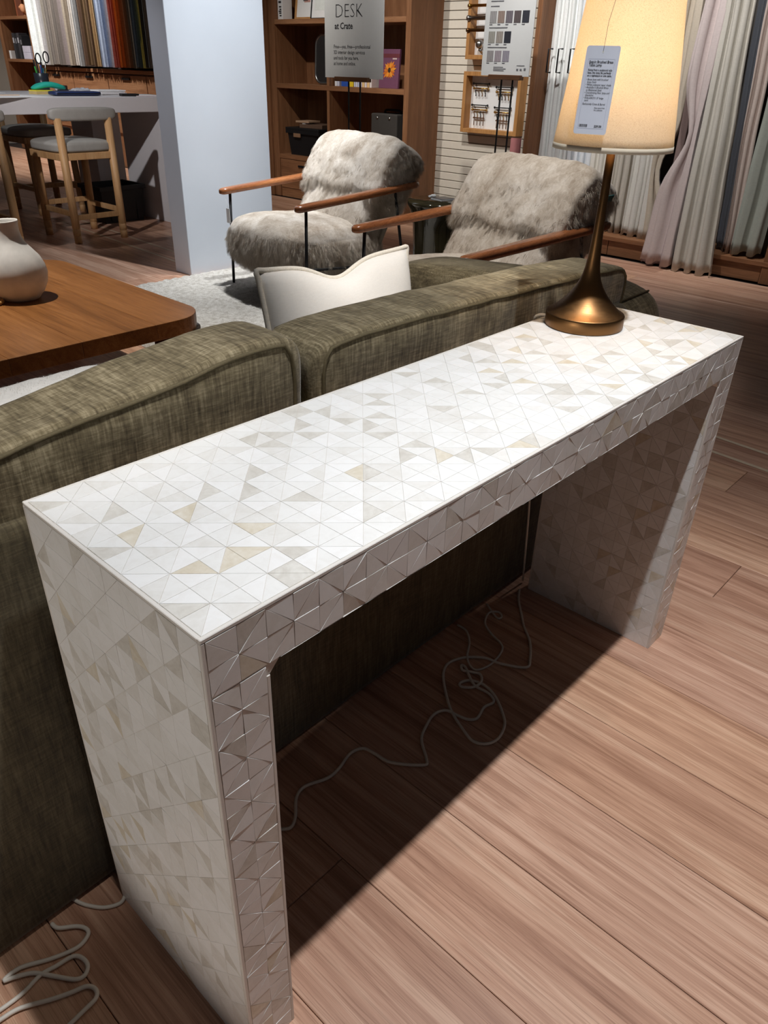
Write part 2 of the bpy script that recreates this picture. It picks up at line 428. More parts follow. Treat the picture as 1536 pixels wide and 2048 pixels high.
def text(body, size, mat, parent, origin, xdir, ydir, name='lettering', bold=0.0, sx=1.0, space=1.0, width=None):
    cu = bpy.data.curves.new(name, 'FONT'); cu.body = body; cu.size = size; cu.offset = bold; cu.space_character = space
    cu.resolution_u = 2
    tmp = bpy.data.objects.new(name, cu); COL.objects.link(tmp)
    dg = bpy.context.evaluated_depsgraph_get()
    me = bpy.data.meshes.new_from_object(tmp.evaluated_get(dg))
    bpy.data.objects.remove(tmp); bpy.data.curves.remove(cu)
    me.materials.clear(); me.materials.append(mat)
    if width:
        xs = [v.co.x for v in me.vertices]; sx = width/max(1e-6, max(xs)-min(xs))
    X = Vector(xdir).normalized(); Y = Vector(ydir).normalized(); Z = X.cross(Y)
    m = Matrix((X*sx, Y, Z)).transposed().to_4x4(); m.translation = Vector(origin)
    me.transform(m)
    o = bpy.data.objects.new(name, me); COL.objects.link(o); o.parent = parent
    return o

# ================================================================== SETTING
# ---- floor: slab with separate oak planks laid on it (they run along y)
floor = struct(obj('floor', BX(-3.0, 5.75, -3.0, 13.0, -0.12, -0.0075), MT['floor_gap']))
PW = 0.2045; GAPW = 0.0012
plank_cache = {}
rng = random.Random(11)
def plank_mesh(ln, wd=PW):
    key = (round(ln, 3), round(wd, 3))
    if key not in plank_cache:
        b = MB(); c = 0.0012; hw = wd/2-GAPW/2; hl = ln/2-GAPW/2; z0 = -0.0075
        b.add([(-hw, -hl, z0), (hw, -hl, z0), (hw, hl, z0), (-hw, hl, z0),
               (-hw, -hl, -c), (hw, -hl, -c), (hw, hl, -c), (-hw, hl, -c),
               (-hw+c, -hl+c, 0), (hw-c, -hl+c, 0), (hw-c, hl-c, 0), (-hw+c, hl-c, 0)],
              [(0, 1, 5, 4), (1, 2, 6, 5), (2, 3, 7, 6), (3, 0, 4, 7), (4, 5, 9, 8), (5, 6, 10, 9), (6, 7, 11, 10), (7, 4, 8, 11), (8, 9, 10, 11)])
        me = b.mesh('plank'); me.materials.append(MT['floor']); plank_cache[key] = me
    return plank_cache[key]
fixed_joint = {5: -0.448, 8: -0.03, 9: 0.55, 3: -1.05, 4: 0.93, 6: 0.66, 7: 1.35}
k0 = -7
for k in range(k0, 26):
    xc = 0.303+PW*(k-2)+PW/2        # seam at x = 0.303 and 0.507
    if xc > 5.62: continue
    y = -2.9
    js = []
    off = fixed_joint.get(k, rng.uniform(-1.0, 0.8))
    yy = off
    while yy > -1.6: yy -= 1.9
    js = [yy+1.9*i for i in range(0, 9) if yy+1.9*i < 9.3]
    for a, b_ in zip(js[:-1], js[1:]):
        o = obj('plank', plank_mesh(b_-a), None, floor, loc=(xc, (a+b_)/2, 0))
# plain boards outside the part of the floor one can tell apart
far = MB()
for k in range(k0, 26):
    xc = 0.303+PW*(k-2)+PW/2
    if xc > 5.62: continue
    far.box(xc-PW/2+0.0006, xc+PW/2-0.0006, 7.0, 12.95, -0.0075, -0.0012)
    far.box(xc-PW/2+0.0006, xc+PW/2-0.0006, -2.95, -1.2, -0.0075, -0.0012)
o = obj('distant_boards', far, MT['floor'], floor); o['kind'] = 'stuff'
# twin cream inlay lines
for (xa, xb) in ((2.415, 2.80), (2.55, 2.95)):
    d = Vector((xb-xa, 5.6, 0)); nrm = Vector((5.6, -(xb-xa), 0)).normalized()*0.009
    a = Vector((xa-0.08, -0.9, 0)); b_ = a+d*1.35
    m = MB(); q = [a+nrm, a-nrm, b_-nrm, b_+nrm]
    m.prism([(v.x, v.y) for v in q][::-1], 0.0002, 0.0012)
    obj('inlay_strip', m, MT['inlay'], floor)

# ---- back wall (x = 5.72) and the free-standing white wall stub
struct(obj('wall_back', BX(5.72, 5.85, -3.0, 13.0, 0, 3.4), MT['wall_back']))
ws = struct(obj('wall_center', BX(2.535, 3.235, 3.82, 3.995, 0, 3.4), MT['wall_white'], bevel=0.004))
struct(obj('wall_left', BX(-3.0, 5.72, 12.95, 13.1, 0, 3.4), MT['wall_back']))

# ---- cream slat wall between bookcase and curtains
slatwall = struct(obj('wall_slats', BX(5.69, 5.72, 3.16, 4.40, 0.0, 2.6), MT['slat_gap']))
smesh = None
for i in range(38):
    z0 = 0.052+0.0655*i
    if smesh is None:
        b = MB().box(5.668, 5.69, 3.17, 4.395, 0, 0.0605); smesh = b.mesh('slat'); smesh.materials.append(MT['slat'])
    o = obj('slat', smesh, None, slatwall, loc=(0, 0, z0)); md = o.modifiers.new('bevel', 'BEVEL'); md.width = 0.003; md.segments = 1

# ================================================================== CONSOLE TABLE
L, D, H, TH = 1.282, 0.346, 0.76, 0.0736
con = thing('console_table', 'white waterfall console table clad in triangular bone inlay, behind the olive sofa', 'console table')
body = MB(); e = 0.0005; ch = 0.014
def upoly():
    # U-shaped outline in x/z with small chamfers in the two inner corners
    return [(e, 0.0), (TH-e, 0.0), (TH-e, H-TH-ch), (TH-e+ch, H-TH+e), (L-TH+e-ch, H-TH+e), (L-TH+e, H-TH-ch), (L-TH+e, 0.0), (L-e, 0.0), (L-e, H-e), (e, H-e)]
pl = upoly()
n_ = len(pl)
vs = [(x, e, z) for x, z in pl]+[(x, D-e, z) for x, z in pl]
fs = [(i, (i+1) % n_, (i+1) % n_+n_, i+n_) for i in range(n_)]
# caps split in three convex pieces
for off, flip in ((0, False), (n_, True)):
    for q in ((0, 1, 2, 3, 9), (3, 4, 8, 9), (4, 5, 6, 7, 8)):
        g = tuple(i+off for i in q); fs.append(tuple(reversed(g)) if flip else g)
body.add(vs, fs)
bo = obj('carcass', body, MT['grout'], con)
# thin resin edge strips framing each inlaid face
edge = MB(); ew = 0.0042; pr = 0.0004
def strip(a, b_, r=ew):
    a = Vector(a); b_ = Vector(b_)
    lo = [min(a[i], b_[i]) for i in range(3)]; hi = [max(a[i], b_[i]) for i in range(3)]
    for i in range(3):
        if hi[i]-lo[i] < 1e-6:
            if lo[i] < 1e-6: lo[i] -= pr; hi[i] += r
            else: lo[i] -= r; hi[i] += pr
    lo[2] = max(lo[2], 0)
    edge.box(lo[0], hi[0], lo[1], hi[1], lo[2], hi[2])
for yv in (0, D):
    strip((0, yv, H), (L, yv, H)); strip((0, yv, 0), (0, yv, H-ew)); strip((L, yv, 0), (L, yv, H-ew))
for xv in (0, L): strip((xv, ew, H), (xv, D-ew, H))
for yv0, yv1 in ((-pr, ew), (D-ew, D+pr)):
    edge.box(TH-ew, TH+pr, yv0, yv1, 0, H-TH-ch); edge.box(L-TH-pr, L-TH+ew, yv0, yv1, 0, H-TH-ch)
    edge.box(TH+ch, L-TH-ch, yv0, yv1, H-TH-pr, H-TH+0.001)
obj('added_underside_panel', BX(TH+ch, L-TH-ch, 0.006, D-0.006, H-TH-0.001, H-TH+0.0004), solid('bounce_cutting_brown', 52, 42, 36), con)  # added dark panel, cuts light bounced onto the floor below
obj('edge_strip', edge, MT['resin'], con, bevel=0.0012, seg=1)

trng = random.Random(5)
tiles = []   # (proj area, world matrix, tri index, material index)
def face_tiles(origin, U, V, nu, nv, su, sv, keep=None, tilt=0.0, phase=0):
    origin = Vector(origin); U = Vector(U); V = Vector(V); N = U.cross(V)
    for i in range(nu):
        for j in range(nv):
            if keep and not keep(i, j): continue
            par = (i+j+phase) % 2
            c = origin+U*((i+0.5)*su)+V*((j+0.5)*sv)
            tris = [((0, 0), (1, 0), (1, 1)), ((0, 0), (1, 1), (0, 1))] if par == 0 else [((0, 0), (1, 0), (0, 1)), ((1, 0), (1, 1), (0, 1))]
            for t_ in range(2):
                mi = trng.choices(range(5), TW)[0]
                ax = trng.gauss(0, tilt); ay = trng.gauss(0, tilt); dz = trng.uniform(0, tilt*0.01)
                m = Matrix((U, V, N)).transposed().to_4x4(); m.translation = c+N*(-e+dz)
                m = m @ Euler((ax, ay, 0)).to_matrix().to_4x4()
                ctr = c+U*((sum(q[0] for q in tris[t_])/3-0.5)*su)+V*((sum(q[1] for q in tris[t_])/3-0.5)*sv)
                d = CAM-ctr
                area = max(0, d.normalized().dot(N))*su*sv/2/d.length_squared
                v_ = ctr-CAM; zc = v_.dot(Fw); px = 768+fpx*v_.dot(R2)/zc; py = 1024-fpx*v_.dot(U2)/zc
                if not (-15 < px < 1551 and -15 < py < 2063): area = 0
                tiles.append((area, m, par*2+t_, mi, su, sv, tris[t_]))
X_, Y_, Z_ = Vector((1, 0, 0)), Vector((0, 1, 0)), Vector((0, 0, 1))
mg = 0.0045
su = (L-2*mg)/37; sv = (D-2*mg)/10; sz = (H-mg)/22
st = (TH-2*mg)/2
face_tiles((mg, mg, H), X_, Y_, 37, 10, su, sv, tilt=0.0012)
face_tiles((0, D-mg, 0), -Y_, Z_, 10, 22, sv, sz, tilt=0.004)
face_tiles((L, mg, 0), Y_, Z_, 10, 22, sv, sz, tilt=0.004)
szl = (H-TH-0.001)/20
face_tiles((mg, 0, 0), X_, Z_, 2, 20, st, szl, tilt=0.012)
face_tiles((L-TH+mg, 0, 0), X_, Z_, 2, 20, st, szl, tilt=0.012)
face_tiles((mg, 0, H-TH+0.001), X_, Z_, 37, 2, su, (TH-mg-0.001)/2, tilt=0.012)
face_tiles((L-TH, D-mg, 0), -Y_, Z_, 10, 19, sv, (H-TH-ch)/19, tilt=0.004)
face_tiles((TH, mg, 0), Y_, Z_, 10, 19, sv, (H-TH-ch)/19, tilt=0.004)
g2 = 0.00018; ht_ = 0.0008
def tri_verts(tris, su, sv):
    P = [Vector(((q[0]-0.5)*su, (q[1]-0.5)*sv)) for q in tris]
    c = (P[0]+P[1]+P[2])/3
    out = []
    for i in range(3):      # inset every side by the joint width
        a, b_, d = P[i-1], P[i], P[(i+1) % 3]
        u1 = (a-b_).normalized(); u2 = (d-b_).normalized(); s_ = (u1+u2); sn = abs(u1.x*u2.y-u1.y*u2.x)
        out.append(b_+s_*(g2/max(sn, 1e-3)))
    sc = 1-0.0004/max((out[0]-c).length, 1e-4)
    top = [c+(q-c)*(1-0.02) for q in out]
    return [(q.x, q.y, 0) for q in out]+[(q.x, q.y, ht_-0.0002) for q in out]+[(q.x, q.y, ht_) for q in top]
TF = [(0, 1, 4, 3), (1, 2, 5, 4), (2, 0, 3, 5), (3, 4, 7, 6), (4, 5, 8, 7), (5, 3, 6, 8), (6, 7, 8)]
tiles.sort(key=lambda q: -q[0])
tcache = {}
for (ar, m, ti, mi, su_, sv_, tr_) in tiles[:300]:
    key = (ti, mi, round(su_, 5), round(sv_, 5))
    if key not in tcache:
        me = MB().add(tri_verts(tr_, su_, sv_), TF).mesh('tile'); me.materials.append(TILES[mi]); tcache[key] = me
    o = obj('tile', tcache[key], None, con); o.matrix_local = m
rest = MB()
for (ar, m, ti, mi, su_, sv_, tr_) in tiles[300:]:
    rest.add(tri_verts(tr_, su_, sv_), TF, mi, False, m)
o = obj('small_tiles', rest, TILES, con); o['kind'] = 'stuff'

# ================================================================== TABLE LAMP
lamp = thing('table_lamp', 'brushed brass table lamp with lit cream tapered shade on the console table', 'lamp', (1.110, 0.259, H+0.0005))
b = MB().lathe([(0.0765, 0.0), (0.0775, 0.003), (0.0775, 0.0235), (0.0765, 0.0255), (0.0745, 0.0268), (0.067, 0.031), (0.058, 0.0385), (0.049, 0.0475), (0.0405, 0.057), (0.0325, 0.0675), (0.0258, 0.0785), (0.0208, 0.089), (0.0170, 0.101), (0.0142, 0.115), (0.0121, 0.133), (0.0104, 0.158), (0.0091, 0.19), (0.0082, 0.225), (0.0078, 0.27), (0.0078, 0.36)], 64)
obj('base', b, MT['brass'], lamp)
obj('felt_pad', MB().lathe([(0.074, -0.0004), (0.074, 0.0)], 40), MT['rubber'], lamp)
obj('socket', MB().lathe([(0.008, 0.36), (0.016, 0.365), (0.017, 0.40), (0.014, 0.405)], 24), MT['brass'], lamp)
obj('bulb', MB().lathe([(0.012, 0.405), (0.014, 0.42), (0.024, 0.445), (0.0285, 0.465), (0.025, 0.485), (0.012, 0.499), (0.001, 0.502)], 24), MT['bulb'], lamp)
sh = MB(); z0, z1 = 0.322, 0.612; r0, r1 = 0.1055, 0.072
N_ = 96; K_ = 14
vs = []; fs = []
for j in range(K_+1):
    t_ = j/K_; r_ = r0+(r1-r0)*t_; z_ = z0+(z1-z0)*t_
    for k in range(N_):
        a = 2*math.pi*k/N_; vs.append((r_*math.cos(a), r_*math.sin(a), z_))
for j in range(K_):
    for k in range(N_):
        a = j*N_+k; b_ = j*N_+(k+1) % N_; fs.append((a, b_, b_+N_, a+N_))
sh.add(vs, fs, 0, True)
shade = obj('shade', sh, MT['shade'], lamp, solid_=0.0012)
for rr_, zz_ in ((r0+0.0008, z0+0.004), (r1+0.0008, z1-0.004)):
    tp = MB().lathe([(rr_-0.0022, zz_-0.0045), (rr_, zz_-0.0045), (rr_-0.0006, zz_+0.0045), (rr_-0.0025, zz_+0.0045)], 96, cap=False)
    obj('trim_band', tp, MT['shade_trim'], shade)
hp = MB()
for k in range(3):
    a = 2*math.pi*k/3+0.4; hp.rod((0.016*math.cos(a), 0.016*math.sin(a), 0.398), ((r1-0.002)*math.cos(a), (r1-0.002)*math.sin(a), z1-0.01), 0.0015, 6)
obj('harp', hp, MT['brass'], lamp)
ld = bpy.data.lights.new('lamp_bulb_light', 'POINT'); ld.energy = 8.4; ld.color = (1.0, 0.735, 0.50); ld.shadow_soft_size = 0.035
lo_ = bpy.data.objects.new('lamp_bulb_light', ld); COL.objects.link(lo_); lo_.parent = lamp; lo_.location = (0, 0, 0.47)
# beige cord leaving the base over the back edge of the console
obj('lamp_cord', MB().tube(smooth_path([(-0.02, 0.074, 0.008), (-0.028, 0.09, 0.006), (-0.03, 0.098, -0.012), (-0.028, 0.099, -0.10), (0.05, 0.099, -0.40), (0.11, 0.112, -0.752)], 5), 0.0028, 6), MT['cord'], lamp)

# price tag hanging on the shade
tdir = Vector((-0.887, -0.461, 0)); tx = Vector((0.461, -0.887, 0))     # towards the aisle / to its right
ang = 0.20
nx = (tx*math.cos(ang)+tdir*math.sin(ang)).normalized(); ny_ = Vector((0, 0, 1)); nz = nx.cross(ny_)
lean = Matrix.Rotation(R(-7), 3, nx)
ny_ = lean @ ny_; nz = nx.cross(ny_)
TWd, THt = 0.0545, 0.128
tagc = Vector((1.110, 0.259, 0))+tdir*0.1065+tx*(-0.041)
tagt = thing('price_tag', 'lavender grey price tag hanging on the lamp shade', 'tag', (tagc.x, tagc.y, 1.1105))
def tg(u, v, w_=0.0): return nx*u+ny_*v+nz*w_
rc = 0.004; out = []
for (cu_, cv_, a0) in ((TWd/2-rc, rc, -90), (TWd/2-rc, THt-rc, 0), (-TWd/2+rc, THt-rc, 90), (-TWd/2+rc, rc, 180)):
    for k in range(5):
        a = R(a0+22.5*k); out.append((cu_+rc*math.cos(a), cv_+rc*math.sin(a)))
n_ = len(out)
cb = MB().add([tg(u, v, 0) for u, v in out]+[tg(u, v, 0.0006) for u, v in out],
              [tuple(range(n_-1, -1, -1)), tuple(range(n_, 2*n_))]+[(i, (i+1) % n_, (i+1) % n_+n_, i+n_) for i in range(n_)])
obj('card', cb, MT['tag_paper'], tagt)
fr = MB()
for (u0, u1, v0, v1) in ((-0.0215, 0.0215, 0.109, 0.1093), (-0.0215, 0.0215, 0.0085, 0.0088), (-0.0215, -0.0212, 0.0085, 0.109), (0.0212, 0.0215, 0.0085, 0.109)):
    fr.add([tg(u0, v0, 0.0007), tg(u1, v0, 0.0007), tg(u1, v1, 0.0007), tg(u0, v1, 0.0007)], [(0, 1, 2, 3)])
obj('border_line', fr, MT['tag_edge'], tagt)
hb = MB(); hb.add([tg(0.0018*math.cos(a), 0.1195+0.0018*math.sin(a), 0.0008) for a in [2*math.pi*k/16 for k in range(16)]], [tuple(range(16))])
obj('punch_hole', hb, MT['paper'], tagt)
obj('string', MB().tube([tg(0, 0.1195, 0.001), tg(0.0005, 0.125, 0.0015), tg(0.001, 0.16, 0.001)+nz*0.001, tg(0.004, 0.20, -0.012), tg(0.008, 0.36, -0.028)], 0.00035, 5), MT['ink_grey'], tagt)
lines = [('Seguin Brushed Brass', 0.1035, 0.0041, 'b'), ('Table Lamp', 0.0990, 0.0041, 'b'),
         ('Rising from a sculptural tulip', 0.0925, 0.0031, 'b'), ('base, this lamp fits perfectly', 0.0885, 0.0031, 'b'), ('on a nightstand or side table.', 0.0845, 0.0031, 'b'),
         ('• Brass base with brushed', 0.0790, 0.0031, ''), ('  brass finish', 0.0752, 0.0031, ''), ('• White polyester taper shade', 0.0714, 0.0031, ''),
         ('• Available in Brushed Brass', 0.0676, 0.0031, ''), ('  or Blackened Steel', 0.0638, 0.0031, ''), ('• Coordinating floor lamp and', 0.0600, 0.0031, ''), ('  chandelier', 0.0562, 0.0031, ''),
         ('• 8\'dia.x24.5\'H 10\' beige', 0.0524, 0.0031, ''), ('  cord', 0.0486, 0.0031, ''), ('Exclusively Crate & Barrel', 0.0435, 0.0032, '')]
for (s_, v_, sz_, bf) in lines:
    text(s_, sz_*1.28, MT['ink'], tagt, tg(-0.0195, v_, 0.0009), nx, ny_, 'lettering', 0.00010 if bf else 0.00003, sx=0.86)
text('Shop more from', 0.0026, MT['ink'], tagt, tg(0.001, 0.0385, 0.0009), nx, ny_, 'lettering', 0.00005)
text('the collection', 0.0026, MT['ink'], tagt, tg(0.001, 0.0352, 0.0009), nx, ny_, 'lettering', 0.00005)
text('229.00', 0.0045, MT['ink'], tagt, tg(0.006, 0.0108, 0.0009), nx, ny_, 'lettering', 0.00012)
bc = MB(); u = -0.0195; brng = random.Random(3)
while u < -0.006:
    wd = brng.choice((0.0003, 0.0005, 0.0009))
    bc.add([tg(u, 0.0108, 0.0009), tg(u+wd, 0.0108, 0.0009), tg(u+wd, 0.0148, 0.0009), tg(u, 0.0148, 0.0009)], [(0, 1, 2, 3)]); u += wd+brng.choice((0.0003, 0.0006))
obj('barcode', bc, MT['ink'], tagt)

# ================================================================== SOFA
sofa = thing('sofa', 'olive green chenille sofa with its back against the console table', 'sofa', (0.48, 0.388, 0))
sx = lambda x: x-0.48
sy = lambda y: y-0.388
SB, SF_ = 0.388, 1.34
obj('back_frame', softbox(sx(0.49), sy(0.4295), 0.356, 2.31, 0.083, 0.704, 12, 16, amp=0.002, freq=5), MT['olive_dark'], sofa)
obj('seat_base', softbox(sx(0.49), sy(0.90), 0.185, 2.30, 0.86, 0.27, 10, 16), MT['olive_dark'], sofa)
for xc in (1.755, -0.785):
    a = obj('arm', softbox(sx(xc), sy(0.87), 0.378, 0.262, 0.965, 0.650, 6, 24, lambda p, q: p+Vector((0, 0, -0.062*(q.y*0.5+0.5)*max(0, q.z))), 0.004, 5), MT['olive'], sofa)
    pp = []
    for (qx, qz) in [(-1, -0.6+1.6*k/10) for k in range(10)]+[(-1+2*k/10, 1) for k in range(10)]+[(1, 1-1.6*k/10) for k in range(11)]:
        q0 = Vector((qx, -0.97, qz)); l_ = (abs(q0.x)**6+abs(q0.y)**6+abs(q0.z)**6)**(1/6); q = q0/l_
        pp.append((sx(xc)+q.x*0.131, sy(0.87)+q.y*0.4825, 0.378+q.z*0.325))
    obj('piping', MB().tube(smooth_path(pp, 3), 0.003, 6), MT['olive_pipe'], a)
for xc in (-0.08, 1.05):
    obj('seat_cushion', softbox(sx(xc), sy(0.96), 0.385, 1.12, 0.76, 0.16, 7, 20, amp=0.005, freq=4), MT['olive'], sofa)
for (xa, ya) in ((-0.78, 0.47), (1.74, 0.47), (-0.78, 1.27), (1.74, 1.27)):
    obj('foot', MB().lathe([(0.022, 0.0), (0.03, 0.05)], 14, cx=sx(xa), cy=sy(ya)), MT['walnut_dark'], sofa)

def back_cushion(x0, x1, ztop, seed, lift0, lift1):
    lx, ly, lz = x1-x0, 0.145, 0.42
    cx, cy, cz = (x0+x1)/2, 0.483, ztop-lz/2
    def df(p, q):
        p = p.copy()
        top = max(0, q.z)
        p.y += -0.006*top+0.05*max(0, -q.z)         # overhangs the low back frame at the top
        p.z += (lift0+(lift1-lift0)*(q.x*0.5+0.5))*max(0, q.z)
        p.z += 0.002*math.cos(q.x*math.pi/2)*top
        fold = math.sin(p.x*31+seed)*math.sin(p.x*13+seed*2)
        p.y += -0.005*fold*(1-abs(q.z))*(1 if q.y < 0 else -1)
        edge_ = abs(q.x)**8
        p.z -= 0.004*edge_*top
        return p
    c = obj('back_cushion', softbox(sx(cx), sy(cy), cz, lx, ly, lz, 13.0, 44, df, 0.0045, 7.0, seed), MT['olive'], sofa)
    # welt seams round the back and the front panel of the boxed cushion
    for side in (-1, 1):
        pts = []; E_ = 13.0
        per = [(-1+2*k/44, 1) for k in range(44)]+[(1, 1-2*k/20) for k in range(20)]+[(1-2*k/44, -1) for k in range(44)]+[(-1, -1+2*k/20) for k in range(20)]
        for (qx, qz) in per:
            q0 = Vector((qx, side*0.985, qz))
            l_ = (abs(q0.x)**E_+abs(q0.y)**E_+abs(q0.z)**E_)**(1/E_); q = q0/l_
            p = df(Vector((q.x*lx/2, q.y*ly/2, q.z*lz/2)), q)
            pw = p+Vector((sx(cx), sy(cy), cz))
            nv = noise.noise_vector(pw*7.0+Vector((seed, seed*1.7, 0)))+0.5*noise.noise_vector(pw*16.1+Vector((seed, 0, seed)))
            pts.append(pw+nv*0.0045+Vector((q.x**9*0.001, side*0.0015, q.z**9*0.001)))
        obj('piping', MB().tube(pts, 0.0034, 6, closed=True), MT['olive_pipe'], c)
    return c
back_cushion(-0.66, 0.497, 0.797, 1.3, -0.085, 0.060)
back_cushion(0.506, 1.605, 0.800, 4.1, 0.024, -0.010)

# ---- cushions lying on the sofa
def scatter_pillow(name, label, cx, cy, cz, w_, h_, d_, rot, mat, chop=0.0, seed=0.0, trim=None, amp=0.004, n=26):
    t_ = thing(name, label, 'pillow', (cx, cy, cz))
    t_.rotation_euler = rot
    n2 = n; vs = []; fs = []
    def surf(u, v, s_):
        # knife-edged pillow: thickness falls to zero at its rim, corners drawn out
        e1 = (1-abs(u)**2.6)*(1-abs(v)**2.6)
        th = d_/2*max(0, e1)**0.55
        pin = 1-0.10*(1-abs(u)**2)*(abs(v)**6)
        x_ = u*w_/2*(1-0.05*(1-v*v)); z_ = v*h_/2*(1-0.045*(1-u*u))
        if v > 0: z_ -= chop*math.exp(-(u*3.2+0.2)**2)*v*v
        return Vector((x_, s_*th, z_+h_/2))
    grid = {}
    for s_ in (1, -1):
        for i in range(n2+1):
            for j in range(n2+1):
                u = 2*i/n2-1; v = 2*j/n2-1
                rim = i in (0, n2) or j in (0, n2)
                key = (i, j, 0 if rim else s_)
                if key in grid: continue
                p = surf(u, v, s_)
                if not rim:
                    nv = noise.noise_vector(p*9+Vector((seed, seed, seed)))
                    wr = math.sin(8*math.atan2(v+0.2, u+0.1)+seed)*0.3
                    p = p+nv*amp+Vector((0, s_*wr*amp, 0))
                grid[key] = len(vs); vs.append(p)
        for i in range(n2):
            for j in range(n2):
                q = [grid[(a, b_, 0 if (a in (0, n2) or b_ in (0, n2)) else s_)] for a, b_ in ((i, j), (i+1, j), (i+1, j+1), (i, j+1))]
                fs.append(tuple(q) if s_ < 0 else tuple(reversed(q)))
    obj('cover', MB().add(vs, fs, 0, True), mat, t_)
    if trim:
        pts = []
        for k in range(24): pts.append(surf(-1+2*k/24, 1, 1))
        for k in range(24): pts.append(surf(1, 1-2*k/24, 1))
        for k in range(24): pts.append(surf(1-2*k/24, -1, 1))
        for k in range(24): pts.append(surf(-1, -1+2*k/24, 1))
        rad = [0.0062+0.0012*math.sin(k*2.6) for k in range(len(pts))]
        obj('braided_trim', MB().tube(smooth_path(pts, 3, True), 0.0062, 7, closed=True), trim, t_)
    return t_
scatter_pillow('throw_pillow', 'white linen throw pillow with braided cream trim on the olive sofa', 0.975, 0.775, 0.44, 0.50, 0.38, 0.15, (R(-10), R(2.0), R(2)), MT['linen_white'], 0.035, 2.0, MT['linen_trim'])
# fluffy white throw pillow in front of the nearer back cushion
fl = thing('fleece_pillow', 'fluffy white fleece pillow peeking over the left back cushion', 'pillow', (0.24, 0.76, 0.470))
fb = softbox(0, 0, 0.132, 0.62, 0.19, 0.26, 2.6, 40, None, 0.003, 30, 3)
obj('cover', fb, MT['fleece'], fl)
frng = random.Random(9); tuft = MB()
for k in range(9000):
    a = frng.uniform(0, math.pi); u = frng.uniform(-1, 1); 
    bx_ = 0.31*u*0.98; s_ = (1-abs(u)**2.6)**(1/2.6)
    by = 0.095*math.cos(a)*s_; bz = 0.132+0.13*math.sin(a)*s_
    d = Vector((frng.gauss(0, 0.5), math.cos(a)+frng.gauss(0, 0.4), math.sin(a)+frng.gauss(0, 0.4))).normalized()
    p = Vector((bx_, by, bz)); q = d.orthogonal().normalized()*0.0006; l_ = frng.uniform(0.004, 0.009)
    tuft.add([p-q-d*0.004, p+q-d*0.004, p+d*l_], [(0, 1, 2)])
o = obj('pile', tuft, MT['fleece'], fl); o['kind'] = 'stuff'

# ================================================================== COFFEE TABLE
ct = thing('coffee_table', 'brown oak coffee table with rounded corners holding a white vase', 'coffee table', (0.80, 2.48, 0))
def rounded_rect(x0, x1, y0, y1, r, k=10):
    o_ = []
    for (cx, cy, a0) in ((x1-r, y0+r, -90), (x1-r, y1-r, 0), (x0+r, y1-r, 90), (x0+r, y0+r, 180)):
        for i in range(k+1): a = R(a0+90*i/k); o_.append((cx+r*math.cos(a), cy+r*math.sin(a)))
    return o_
# top made of separate veneered boards that run along the table's length
CX0, CX1, CY0, CY1, CR = -0.62, 0.53, -0.60, 0.635, 0.14
outline = rounded_rect(CX0, CX1, CY0, CY1, CR)
def clip_x(poly, a, b_):
    def half(pl_, lim, sgn):
        o_ = []
        for i in range(len(pl_)):
            p, q = pl_[i-1], pl_[i]
            ip = sgn*(p[0]-lim) >= 0; iq = sgn*(q[0]-lim) >= 0
            if ip != iq:
                t2 = (lim-p[0])/(q[0]-p[0]); o_.append((lim, p[1]+t2*(q[1]-p[1])))
            if iq: o_.append(q)
        return o_
    return half(half(poly, a, 1), b_, -1)
cuts = [CX0, -0.22, 0.02, 0.30, CX1]
for a, b_ in zip(cuts[:-1], cuts[1:]):
    pl_ = clip_x(outline, a+0.0003, b_-0.0003)
    obj('board', MB().prism(pl_, 0.343, 0.40), MT['coffee'], ct, bevel=0.002, seg=2)
for (lx_, ly_) in ((0.44, -0.50), (0.44, 0.525), (-0.51, -0.50), (-0.51, 0.525)):
    obj('leg', MB().lathe([(0.075, 0.0), (0.088, 0.343)], 32, cx=lx_, cy=ly_), MT['coffee_leg'], ct)

# ---- vase and wooden links on the coffee table
vz = thing('vase', 'matte white ceramic bottle vase with a short neck on the coffee table', 'vase', (0.914, 2.515, 0.4005))
prof = [(0.058, 0), (0.066, 0.004), (0.088, 0.03), (0.103, 0.06), (0.110, 0.095), (0.106, 0.125), (0.092, 0.155), (0.070, 0.182), (0.052, 0.203), (0.043, 0.222), (0.039, 0.245), (0.0385, 0.268), (0.0415, 0.282), (0.040, 0.285), (0.036, 0.281), (0.034, 0.262), (0.035, 0.235)]
vb = MB().lathe(prof, 48, cap=False); vb.add([(0.058*math.cos(2*math.pi*k/48), 0.058*math.sin(2*math.pi*k/48), 0) for k in range(48)], [tuple(range(47, -1, -1))])
vb.v = [tuple(Vector(p)+noise.noise_vector(Vector(p)*14)*0.0022) for p in vb.v]
obj('vase_body', vb, MT['ceramic'], vz)
obj('hollow_shade_disc', MB().lathe([(0.001, 0.232), (0.0352, 0.235)], 32, cap=False), MT['hollow_shade'], vz)  # dark disc closing the neck, its colour paints the shade inside
tk = thing('wooden_chain', 'tan wooden chain links lying beside the white vase', 'ornament', (0.80, 2.49, 0.4005))
for k, (dx, dy, rz_, tl) in enumerate(((0.0, 0.0, 0.3, 0.1), (-0.045, 0.02, 1.2, 0.9), (-0.095, 0.0, 0.2, 0.1))):
    pts = []
    for i in range(20):
        a = 2*math.pi*i/20; p = Vector((0.032*math.cos(a), 0.02*math.sin(a), 0)); p = Euler((tl, 0, rz_)).to_matrix() @ p
        pts.append(p+Vector((dx, dy, 0.008+0.017*math.sin(tl))))
    obj('link', MB().tube(pts, 0.0075, 8, closed=True), MT['tan_wood'], tk)

